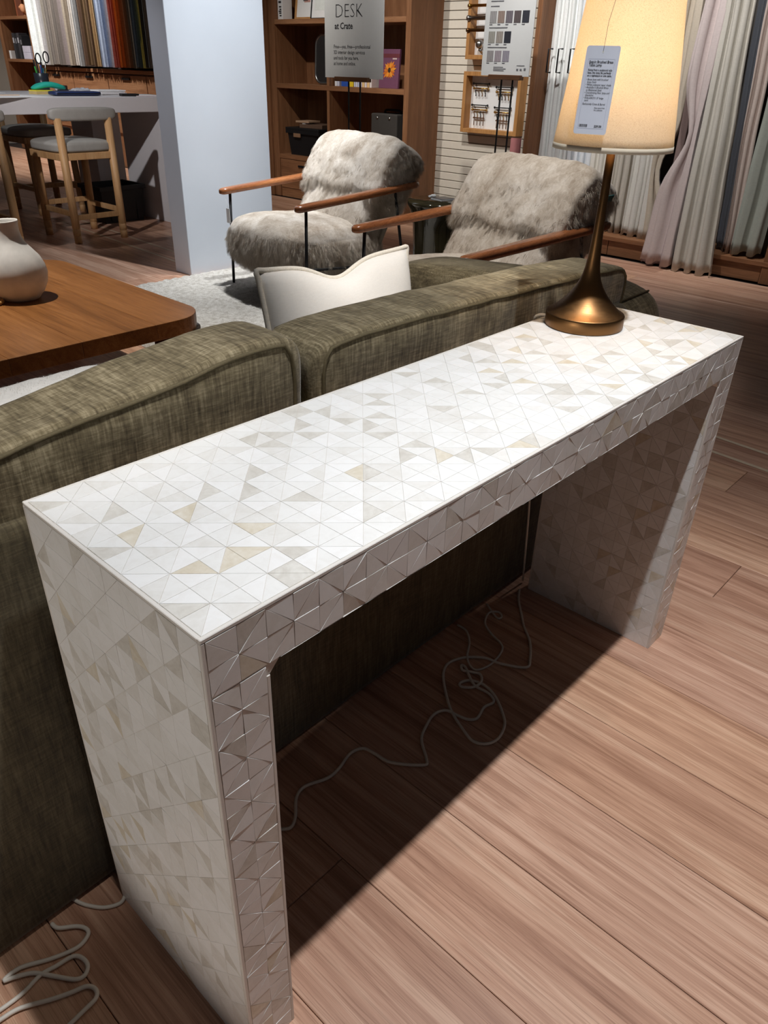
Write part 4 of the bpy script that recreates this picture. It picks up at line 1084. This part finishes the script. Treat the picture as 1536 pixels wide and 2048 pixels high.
# middle shelf
s2z = 1.0355
mr = thing('mirror', 'rounded square mirror with pale metal rim leaning in the bookcase', 'mirror', (5.42, 5.535, s2z)); mr.rotation_euler = (0, R(3), 0)
rr = rounded_rect(-0.20, 0.20, 0.012, 0.41, 0.085, 8)
nrr = len(rr)
obj('mirror_glass', MB().add([(-0.006, y_, z_) for y_, z_ in rr]+[(0.0, y_, z_) for y_, z_ in rr], [tuple(range(nrr)), tuple(range(2*nrr-1, nrr-1, -1))]+[(i+nrr, (i+1) % nrr+nrr, (i+1) % nrr, i) for i in range(nrr)]), MT['mirror'], mr)
obj('rim', MB().tube([(-0.004, y_, z_) for y_, z_ in rr], 0.011, 8, closed=True), MT['steel'], mr)
bkd = [(5.350, 0.030, 0.150, 'white paperback', (226, 226, 232)), (5.318, 0.030, 0.155, 'pale lilac paperback', (206, 208, 228)), (5.262, 0.098, 0.150, 'thick royal blue book', (40, 84, 176)), (5.158, 0.052, 0.165, 'yellow book', (240, 206, 40)),
       (5.098, 0.020, 0.150, 'thin lavender book', (212, 214, 236)), (5.074, 0.020, 0.152, 'thin white book', (228, 228, 238)), (5.050, 0.020, 0.149, 'thin pale blue book', (200, 206, 232)), (5.024, 0.024, 0.151, 'thin lilac book', (216, 212, 236)),
       (4.996, 0.030, 0.155, 'peach spined book', (242, 206, 150)), (4.962, 0.026, 0.155, 'white spined book', (234, 224, 228)), (4.932, 0.028, 0.155, 'apricot spined book', (244, 204, 146)), (4.900, 0.026, 0.155, 'ivory spined book', (236, 226, 222))]
for k, (ya, w_, h_, nm, c_) in enumerate(bkd):
    t_ = thing('book', '%s standing on the bookcase shelf below the desk sign' % nm, 'book', (5.38, ya-w_/2, s2z), 0, 'books on the middle bookcase shelf')
    obj('cover', BX(-0.075, 0.075, -w_/2+0.0006, w_/2-0.0006, 0, h_), solid(nm.replace(' ', '_'), *c_), t_, bevel=0.001)
    obj('pages', BX(-0.072, 0.076, -w_/2+0.003, w_/2-0.003, 0.003, h_+0.0005), MT['paper'], t_)
sf = thing('sunflower_book', 'purple hardback with an orange sunflower facing out of the bookcase', 'book', (5.37, 4.735, s2z)); sf.rotation_euler = (0, R(4), 0)
obj('cover', BX(0, 0.022, -0.115, 0.115, 0, 0.30), solid('plum_cover', 112, 66, 92), sf, bevel=0.002)
obj('title_band', BX(-0.0008, 0, -0.115, 0.115, 0.235, 0.265), solid('maroon_band', 104, 44, 52), sf)
obj('title_print', BX(-0.0015, -0.0008, -0.085, -0.035, 0.222, 0.233), solid('pale_title', 206, 180, 176), sf)
prng = random.Random(4)
for k in range(17):
    a = 2*math.pi*k/17; l_ = 0.075+prng.uniform(-.014, .016); c_, s_ = math.cos(a), math.sin(a)
    P = [(0.014, -0.006), (l_*0.6, -0.0125), (l_, 0.0), (l_*0.6, 0.0125), (0.014, 0.006)]
    m = MB().add([(-0.0016-0.0004*(k % 3), u*c_-v*s_-0.005, 0.14+u*s_+v*c_) for u, v in P], [(0, 1, 2, 3, 4)])
    obj('petal', m, solid('petal_%d' % (k % 3), (226, 206, 236)[k % 3], (130, 108, 152)[k % 3], (30, 26, 44)[k % 3]), sf)
obj('flower_heart', MB().add([(-0.003, -0.005+0.017*math.cos(2*math.pi*k/18), 0.14+0.02*math.sin(2*math.pi*k/18)) for k in range(18)], [tuple(range(17, -1, -1))]), solid('flower_heart', 60, 40, 22), sf)
# lower bays
fc = crate('file_crate', 'black plastic file crate on the lower bookcase shelf', (5.46, 5.80, 0.4055), 0.34, 0.46, 0.225)
obj('lid', BX(-0.185, 0.185, -0.245, 0.245, 0.2295, 0.25), MT['black_plastic'], fc, bevel=0.004)
obj('handle', BX(-0.19, -0.178, 0.02, 0.12, 0.165, 0.20), solid('tan_handle', 136, 104, 78), fc, bevel=0.003)
tbx = thing('cardboard_pack', 'flat beige cardboard pack on top of the file crate', 'box', (5.45, 5.76, 0.656), R(8))
obj('pack', BX(-0.12, 0.12, -0.16, 0.13, 0, 0.035), solid('brown_card', 96, 72, 56), tbx, bevel=0.003)
obj('flap', BX(-0.13, 0.05, 0.0, 0.17, 0.045, 0.062), solid('beige_card', 168, 138, 112), tbx, bevel=0.003)
obj('tape', BX(-0.121, -0.05, 0.05, 0.09, 0.035, 0.045), MT['paper'], tbx)
for k in range(4):
    tag(obj('file_folder', BX(-0.15, 0.15, -0.007, 0.007, 0, 0.205), solid('folder_%d' % k, (156, 120, 190, 134)[k], (136, 104, 176, 116)[k], (118, 92, 168, 104)[k]), loc=(5.46, 5.542-0.017*k, 0.4055)), 'upright file folder right of the file crate, %s from the crate' % ('first', 'second', 'third', 'fourth')[k], 'folder', 'file folders beside the crate')
bg = thing('black_case', 'black equipment case with silver rivets in the lower right bay', 'case', (5.45, 4.70, 0.4055))
obj('case_body', BX(-0.12, 0.12, -0.12, 0.20, 0, 0.43), MT['charcoal'], bg, bevel=0.01)
obj('case_back', BX(-0.06, 0.14, -0.205, -0.12, 0, 0.44), MT['black_plastic'], bg, bevel=0.01)
obj('carry_handle', MB().tube(smooth_path([(0, 0.13, 0.425), (0, 0.12, 0.455), (0, -0.04, 0.455), (0, -0.05, 0.425)], 5), 0.010, 8), MT['black_plastic'], bg)
for y_ in (0.12, -0.03): obj('rivet', MB().tube([(-0.127, y_, 0.395), (-0.119, y_, 0.395)], 0.011, 12), MT['steel'], bg)

# ================================================================== SIGNS ON EASELS
NXD, NZD = (0, -1, 0), (0, 0, 1)
def easel(name, label, x_, y0, y1, zb, zt, ledge0, ledge1, tilt_=0.0):
    yc = (y0+y1)/2
    t_ = thing(name, label, 'sign', (x_, yc, 0))
    obj('board', BX(0, 0.006, y0-yc, y1-yc, zb, zt), MT['sign_grey'], t_, bevel=0.001)
    obj('ledge', BX(-0.03, 0.02, ledge0-yc, ledge1-yc, zb-0.022, zb+0.008), MT['walnut_dark'], t_, bevel=0.003)
    yl = ledge0-yc+0.11*(ledge1-ledge0)/0.34; yr = ledge1-yc-0.11*(ledge1-ledge0)/0.34
    for q in (yl, yr): obj('post', MB().rod((0.016, q, 0.012), (0.016, q, zt-0.05), 0.0065, 10), MT['black_metal'], t_)
    obj('base_plate', BX(-0.12, 0.16, yl-0.06, yr+0.06, 0.0005, 0.012), MT['black_metal'], t_, bevel=0.003)
    return t_, yc
e1, yc = easel('easel_sign', 'light grey easel sign reading DESK at Crate before the bookcase', 4.3, 3.805, 4.407, 1.120, 1.86, 3.935, 4.278)
def sgn(par, yc_, y_, z_): return (-0.0008, y_-yc_, z_)
kx = 0.9786
def cv(y_, z_): return ((y_+0.457)*kx-0.457, 1.2+(z_-1.2)*kx)
y_, z_ = cv(4.402, 1.507); text('DESK', 0.122, MT['ink'], e1, sgn(e1, yc, y_, z_), NXD, NZD, 'lettering', -0.0026, width=0.275)
text('DESIGN', 0.122, MT['ink'], e1, sgn(e1, yc, y_, z_+0.115), NXD, NZD, 'lettering', -0.0026, width=0.40)
y_, z_ = cv(4.403, 1.436); text('at Crate', 0.056, MT['ink'], e1, sgn(e1, yc, y_, z_), NXD, NZD, 'lettering', 0.0012, width=0.188)
for k, (s_, w_) in enumerate((('Free—yes, free—professional', 0.378), ('3D interior design services', 0.325), ('and tools for you here,', 0.262), ('at home and online.', 0.232))):
    y_, z_ = cv(4.416, 1.312-0.0365*k); text(s_, 0.033, MT['ink'], e1, sgn(e1, yc, y_, z_), NXD, NZD, 'lettering', 0.0002, width=w_)
e2, yc2 = easel('easel_sign', 'light grey easel sign with rows of curtain fabric swatches by the slat wall', 4.7, 2.825, 3.225, 1.165, 1.86, 2.875, 3.14)
def put(y0_, y1_, z0_, z1_, m_, nm='swatch_print', d=-0.0012): return obj(nm, BX(d, 0.0, y0_-yc2, y1_-yc2, z0_, z1_), m_, e2)
def s2(px, py):  # sign drawing grid: 0..1 across from the left, metres up from the lower edge
    return 3.225-0.40*px, 1.165+py
grey5 = [(150, 148, 148), (140, 122, 112), (104, 98, 104), (84, 74, 74), (40, 42, 52)]
def swrow(z0_, z1_, cols, x0=0.10, dx=0.165, w_=0.135):
    for k, c_ in enumerate(cols):
        a, _ = s2(x0+dx*k, 0); b_, _ = s2(x0+dx*k+w_, 0)
        put(b_, a, 1.165+z0_, 1.165+z1_, solid('swatch_%d_%d_%d' % c_, *c_))
        n_st = 4
        for j in range(n_st):
            yy = b_+(a-b_)*(j+0.5)/n_st
            put(yy-0.003, yy+0.002, 1.165+z0_, 1.165+z1_, solid('swatch_dark_%d_%d_%d' % c_, *[int(q*0.8) for q in c_]), 'swatch_pleat', -0.0016)
        put(b_+0.03, a, 1.165+z0_-0.012, 1.165+z0_-0.006, MT['ink_grey'], 'caption_print')
swrow(0.310, 0.378, grey5)
swrow(0.195, 0.262, [(150, 148, 140), (146, 138, 130), (34, 36, 46)])
swrow(0.085, 0.150, [(146, 142, 142), (150, 140, 146), (140, 136, 146)])
for (px0, px1, v_, hh) in ((0.10, 0.28, 0.402, 0.006), (0.10, 0.92, 0.448, 0.007), (0.10, 0.36, 0.430, 0.007), (0.10, 0.48, 0.280, 0.006), (0.10, 0.50, 0.166, 0.006), (0.26, 0.46, 0.050, 0.005), (0.26, 0.52, 0.040, 0.005), (0.26, 0.48, 0.030, 0.005), (0.74, 0.90, 0.062, 0.004), (0.74, 0.78, 0.034, 0.012), (0.81, 0.85, 0.034, 0.012), (0.89, 0.93, 0.036, 0.014)):
    a, _ = s2(px0, 0); b_, _ = s2(px1, 0); put(b_, a, 1.165+v_, 1.165+v_+hh, MT['ink_grey'], 'caption_print')

# ================================================================== HARDWARE DISPLAY FRAMES ON THE SLAT WALL
def wall_frame(name, label, y0, y1, z0, z1):
    yc_ = (y0+y1)/2; t_ = thing(name, label, 'display frame', (5.62, yc_, z0))
    w_ = y1-y0; h_ = z1-z0; f_ = 0.032
    for (a, b_, c_, d_) in ((-w_/2, -w_/2+f_, 0, h_), (w_/2-f_, w_/2, 0, h_), (-w_/2+f_, w_/2-f_, 0, f_), (-w_/2+f_, w_/2-f_, h_-f_, h_)):
        obj('frame', BX(-0.055, 0.047, a, b_, c_, d_), MT['oak_frame'], t_, bevel=0.002)
    obj('back_board', BX(0.03, 0.046, -w_/2+f_, w_/2-f_, f_, h_-f_), MT['paper'], t_)
    return t_
f2 = wall_frame('display_frame', 'lower oak display frame with four sets of curtain hardware', 3.46, 4.045, 0.728, 1.185)
hw = [(0.15, 0.335), (-0.09, 0.315), (0.15, 0.175), (-0.09, 0.165)]
for k, (yy, zz) in enumerate(hw):
    m1 = MB().rod((0.012, yy-0.075, zz+0.035), (0.012, yy+0.075, zz+0.035), 0.0042, 8)
    for s_ in (-1, 1): m1.rod((0.012, yy+s_*0.078, zz+0.035), (0.012, yy+s_*0.086, zz+0.035), 0.009, 10); m1.rod((0.012, yy+s_*0.06, zz+0.035), (0.03, yy+s_*0.06, zz+0.01), 0.003, 6)
    obj('curtain_rod', m1, MT['black_metal'], f2)
    m2 = MB().rod((0.012, yy-0.07, zz), (0.012, yy+0.07, zz), 0.006, 8)
    for s_ in (-1, 1): m2.rod((0.012, yy+s_*0.07, zz), (0.012, yy+s_*0.08, zz), 0.010, 10)
    obj('curtain_rod', m2, MT['brass_bright'], f2)
    for j in range(4):
        q = yy-0.05+0.033*j
        pts = [(0.012, q, zz-0.01), (0.008, q+0.004, zz-0.022), (0.008, q-0.004, zz-0.042), (0.012, q, zz-0.058)]
        obj('hook', MB().tube(smooth_path(pts, 3), 0.0042, 6), (MT['black_metal'], MT['brass_bright'], MT['walnut_dark'])[(j+k) % 3], f2)
    if k > 1:
        obj('clip_bar', MB().rod((0.012, yy-0.06, zz-0.062), (0.012, yy+0.06, zz-0.062), 0.005, 8), MT['walnut_dark'], f2)
        for j in range(4): obj('pull_stick', MB().rod((0.012, yy-0.05+0.033*j, zz-0.066), (0.012, yy-0.05+0.033*j, zz-0.12), 0.0036, 6), MT['walnut_dark'], f2)
f1 = wall_frame('display_frame', 'upper oak display frame with thick brass and steel rods', 3.46, 4.045, 1.272, 1.95)
for (zz, r_, m_) in ((0.372, 0.011, MT['brass_bright']), (0.288, 0.016, MT['steel']), (0.205, 0.012, MT['brass'])):
    rr_ = MB().rod((-0.06, -0.30, zz), (-0.06, 0.285, zz), r_, 14); rr_.rod((-0.06, 0.265, zz), (-0.06, 0.288, zz), r_*1.25, 14)
    rr_.rod((-0.06, 0.12, zz), (0.03, 0.12, zz-0.02), 0.006, 8)
    obj('curtain_rod', rr_, m_, f1)
obj('ball_finial', MB().lathe([(0.001, 0.075)]+[(0.033*math.sin(a), 0.108-0.033*math.cos(a)) for a in [math.pi*k/14 for k in range(1, 14)]]+[(0.001, 0.141)], 24, cx=-0.03, cy=0.17), MT['steel'], f1)
obj('finial_bracket', MB().rod((-0.03, 0.165, 0.07), (0.03, 0.165, 0.04), 0.012, 10), MT['steel'], f1)
tag(obj('pink_sample_board', BX(-0.012, 0.012, -0.045, 0.045, 0, 0.72), solid('dusty_pink', 178, 116, 116), loc=(5.52, 3.42, 0.0005)), 'dusty pink sample board standing at the end of the slat wall', 'board')

# ================================================================== CURTAIN BAY
cb_ = thing('curtain_bay', 'oak curtain display bay with low plinth on the right wall', 'display bay', (5.48, 1.9, 0))
def cbx(x0, x1, y0, y1, z0, z1): return BX(x0-5.48, x1-5.48, y0-1.9, y1-1.9, z0, z1)
obj('side_panel', cbx(5.25, 5.70, 3.13, 3.17, 0, 2.6), MT['oak_case'], cb_, bevel=0.002)
obj('side_panel', cbx(5.25, 5.70, 1.09, 1.175, 0, 2.6), MT['oak_case'], cb_, bevel=0.002)
obj('back_panel', cbx(5.66, 5.69, 0.3, 3.13, 0.14, 2.6), solid('mid_grey_panel', 120, 114, 108), cb_)  # plain grey board behind the curtains
obj('plinth_top', cbx(5.245, 5.66, 0.3, 3.13, 0.112, 0.142), MT['oak_case_h'], cb_, bevel=0.002)
for (ya, yb) in ((2.32, 3.13), (1.75, 2.315), (1.18, 1.745), (0.3, 1.175)):
    obj('plinth_drawer', cbx(5.262, 5.28, ya, yb, 0.006, 0.110), MT['oak_case_h'], cb_, bevel=0.002)
obj('plinth_base', cbx(5.281, 5.66, 0.3, 3.13, 0.0, 0.111), MT['oak_case'], cb_)
obj('curtain_rail', MB().rod((-0.12, -1.6, 2.42), (-0.12, 1.22, 2.42), 0.014, 12), MT['black_metal'], cb_)

def curtain(label, c_, top, bot, xt, xb, zt, zb, folds, amp, seed, flare=0.0, pinch=None, dx_hem=0.0):
    nu, nv = max(24, folds*10), 34
    m = MB(); vs = []; fs = []
    for j in range(nv+1):
        v = j/nv; z_ = zt+(zb-zt)*v; vv = v**1.3
        y0_ = top[0]+(bot[0]-top[0])*vv; y1_ = top[1]+(bot[1]-top[1])*vv
        if pinch:
            pz, pw, py_ = pinch
            k = math.exp(-((z_-pz)/0.22)**2)*pw
            yc_ = py_; y0_ = y0_*(1-k)+yc_*k+0.02*k; y1_ = y1_*(1-k)+yc_*k-0.02*k
        for i in range(nu+1):
            u = i/nu
            ph_ = 2*math.pi*folds*u+seed+0.5*math.sin(3*v+seed)
            a = amp*(0.65+0.35*v)*(0.7+0.5*noise.noise(Vector((u*folds*0.7, seed, v*1.5))))
            x_ = xt+(xb-xt)*vv+a*math.sin(ph_)+0.35*a*math.sin(2.3*ph_+seed)
            y_ = y0_+(y1_-y0_)*u+0.25*amp*math.sin(2*ph_)
            nz_ = noise.noise_vector(Vector((x_, y_*6, z_*3))+Vector((seed, 0, 0)))
            vs.append((x_+nz_.x*0.008, y_+nz_.y*0.008, z_+(0.012*math.sin(ph_) if j == nv else 0)))
    for j in range(nv):
        for i in range(nu):
            a = j*(nu+1)+i; fs.append((a, a+nu+1, a+nu+2, a+1))
    m.add(vs, fs, 0, True)
    return tag(obj('curtain', m, c_, solid_=0.0025), label, 'curtain', 'curtains in the display bay')
def cc_(n, r_, g_, b2): return cloth('curtain_'+n, srgb(r_, g_, b2), 0.06, 260, 0.25)
BK = 5.40
curtain('white sheer curtain at the left end of the display bay, with two black pulls', cc_('white', 222, 224, 222), (3.12, 2.90), (3.12, 2.84), BK, BK, 2.42, 0.146, 4, 0.028, 0.3)
curtain('cool white sheer curtain second from the left in the bay', cc_('cool_white', 214, 218, 222), (2.90, 2.68), (2.85, 2.62), BK, BK, 2.42, 0.146, 4, 0.03, 1.9)
curtain('ivory curtain just left of the lamp stem', cc_('ivory', 214, 210, 200), (2.68, 2.50), (2.63, 2.43), BK, BK, 2.42, 0.15, 3, 0.03, 3.1)
curtain('pale stone curtain just right of the lamp stem', cc_('stone', 200, 194, 182), (2.50, 2.32), (2.44, 2.27), BK, BK, 2.42, 0.15, 3, 0.03, 4.4)
curtain('white curtain with stitched hem lines under the lamp shade', cc_('chalk', 216, 214, 206), (2.32, 2.16), (2.28, 2.10), BK, BK-0.04, 2.42, 0.15, 2, 0.03, 5.0)
curtain('beige satin curtain pinched in the middle under the lamp shade', cc_('beige', 196, 184, 166), (2.16, 2.00), (2.15, 1.93), BK-0.02, BK-0.04, 2.42, 0.15, 2, 0.035, 0.8, pinch=(0.62, 0.75, 2.12))
curtain('narrow added charcoal strip for the dark gap behind the mauve drape', cc_('charcoal', 118, 110, 108), (2.02, 1.95), (1.95, 1.89), BK+0.04, BK+0.04, 2.42, 0.15, 1, 0.02, 2.0)  # cloth strip put in for a gap, its dark colour paints the shade
curtain('dark mauve curtain hanging inside the bay right of the lamp shade', cc_('dark_mauve', 142, 122, 117), (1.99, 1.80), (1.99, 1.80), BK-0.04, BK-0.02, 2.42, 0.16, 2, 0.03, 2.6)
curtain('pale mauve drape flaring out to the floor over the plinth', cc_('mauve', 200, 186, 182), (1.95, 1.80), (2.00, 1.76), 5.34, 5.17, 2.42, 0.028, 2, 0.032, 1.2, pinch=(0.85, 0.82, 1.82))
curtain('dusty lilac lining showing below the mauve drape hem', cc_('lilac', 172, 154, 158), (1.93, 1.82), (2.005, 1.80), 5.36, 5.205, 2.40, 0.006, 2, 0.02, 0.5, pinch=(0.85, 0.82, 1.83))
curtain('oatmeal linen drape hanging to the floor right of the mauve drape', cc_('oatmeal', 196, 191, 180), (1.84, 1.70), (1.735, 1.46), 5.33, 5.165, 2.42, 0.012, 3, 0.034, 3.8)
curtain('slate grey narrow curtain right of the oatmeal drape', cc_('slate', 118, 122, 130), (1.70, 1.61), (1.56, 1.48), BK, BK, 2.42, 0.15, 1, 0.02, 0.2)
curtain('blush curtain with ruffled edge right of the slate one', cc_('blush', 196, 180, 170), (1.62, 1.52), (1.49, 1.41), BK-0.06, BK-0.06, 2.42, 0.155, 2, 0.026, 4.9)
curtain('sage grey curtain curving onto the plinth at the right edge', cc_('sage', 158, 162, 152), (1.46, 1.22), (1.43, 1.23), 5.33, 5.29, 2.42, 0.165, 2, 0.03, 2.2)
curtain('dark olive curtain at the far right of the bay', cc_('dark_olive', 92, 92, 82), (1.30, 1.19), (1.28, 1.185), BK+0.02, BK+0.02, 2.42, 0.15, 1, 0.02, 1.0)
for k, (yy, lab) in enumerate(((3.085, 'left'), (3.00, 'middle'), (2.90, 'right'))):
    m = MB().tube([(5.345, yy-0.026, 1.345), (5.325, yy, 1.345), (5.325, yy, 1.195), (5.345, yy-0.026, 1.195)], 0.006, 8)
    tag(obj('curtain_pull', m, MT['black_metal']), 'black bracket shaped curtain pull on the white sheers, %s of three' % lab, 'curtain pull', 'black curtain pulls')

# ================================================================== CORDS ON THE FLOOR
CA = [(0.261, 0.254), (0.277, 0.242), (0.298, 0.253), (0.328, 0.284), (0.357, 0.292), (0.399, 0.276), (0.431, 0.276), (0.473, 0.286), (0.5, 0.276), (0.507, 0.247), (0.514, 0.211), (0.554, 0.162), (0.57, 0.165), (0.603, 0.207), (0.639, 0.224), (0.674, 0.232), (0.7, 0.221), (0.707, 0.194), (0.714, 0.173), (0.732, 0.16), (0.768, 0.168), (0.795, 0.162), (0.807, 0.184), (0.805, 0.22), (0.821, 0.249), (0.84, 0.275), (0.839, 0.286), (0.828, 0.274), (0.834, 0.259), (0.843, 0.235), (0.824, 0.218), (0.799, 0.222), (0.783, 0.242), (0.791, 0.252), (0.812, 0.242), (0.822, 0.211), (0.811, 0.171), (0.78, 0.128), (0.755, 0.105), (0.717, 0.094), (0.689, 0.103), (0.674, 0.127), (0.683, 0.159), (0.701, 0.2), (0.724, 0.234), (0.765, 0.279), (0.795, 0.303), (0.828, 0.312), (0.867, 0.296), (0.897, 0.261), (0.906, 0.222), (0.937, 0.172), (0.969, 0.182), (1.023, 0.218), (1.063, 0.262), (1.095, 0.29), (1.14, 0.33), (1.18, 0.355)]
CB = [(0.948, 0.383), (0.943, 0.351), (0.913, 0.319), (0.87, 0.293), (0.85, 0.265), (0.857, 0.248), (0.899, 0.239), (0.958, 0.253), (0.979, 0.303), (1.0, 0.336), (1.042, 0.355), (1.064, 0.34), (1.055, 0.324), (1.043, 0.331), (1.069, 0.381)]
CD = [(-0.104, 0.384), (-0.1, 0.369), (-0.079, 0.351), (-0.07, 0.336), (-0.074, 0.325), (-0.095, 0.32), (-0.131, 0.333), (-0.169, 0.353), (-0.194, 0.352), (-0.179, 0.344), (-0.158, 0.33), (-0.139, 0.304), (-0.12, 0.278), (-0.107, 0.273), (-0.097, 0.282), (-0.097, 0.298), (-0.106, 0.311), (-0.13, 0.316), (-0.153, 0.321), (-0.187, 0.315), (-0.235, 0.317), (-0.26, 0.312), (-0.25, 0.304), (-0.222, 0.302), (-0.195, 0.297), (-0.159, 0.277), (-0.134, 0.265), (-0.113, 0.256), (-0.106, 0.242), (-0.112, 0.23), (-0.132, 0.227), (-0.154, 0.225), (-0.19, 0.222)]
def cord(label, P, r_, lift=0.0):
    pts = [(x, y, r_+0.0005+lift*(0.5+0.5*math.sin(i*0.9))) for i, (x, y) in enumerate(P)]
    return tag(obj('power_cord', MB().tube(smooth_path(pts, 5), r_, 8), MT['cord']), label, 'cord')
cord('long white cord tangled on the dark floor under the console table', CA, 0.0032, 0.003)
cord('thin white cord looping out from under the sofa below the console', CB, 0.0026, 0.004)
cord('white cord zigzagging on the floor left of the console end', CD, 0.0034, 0.002)
cord('short white cord loop between the sofa and the console end', [(0.03, 0.362), (0.005, 0.345), (-0.01, 0.337), (-0.031, 0.348), (-0.046, 0.367), (-0.055, 0.384), (-0.06, 0.40)], 0.0032)
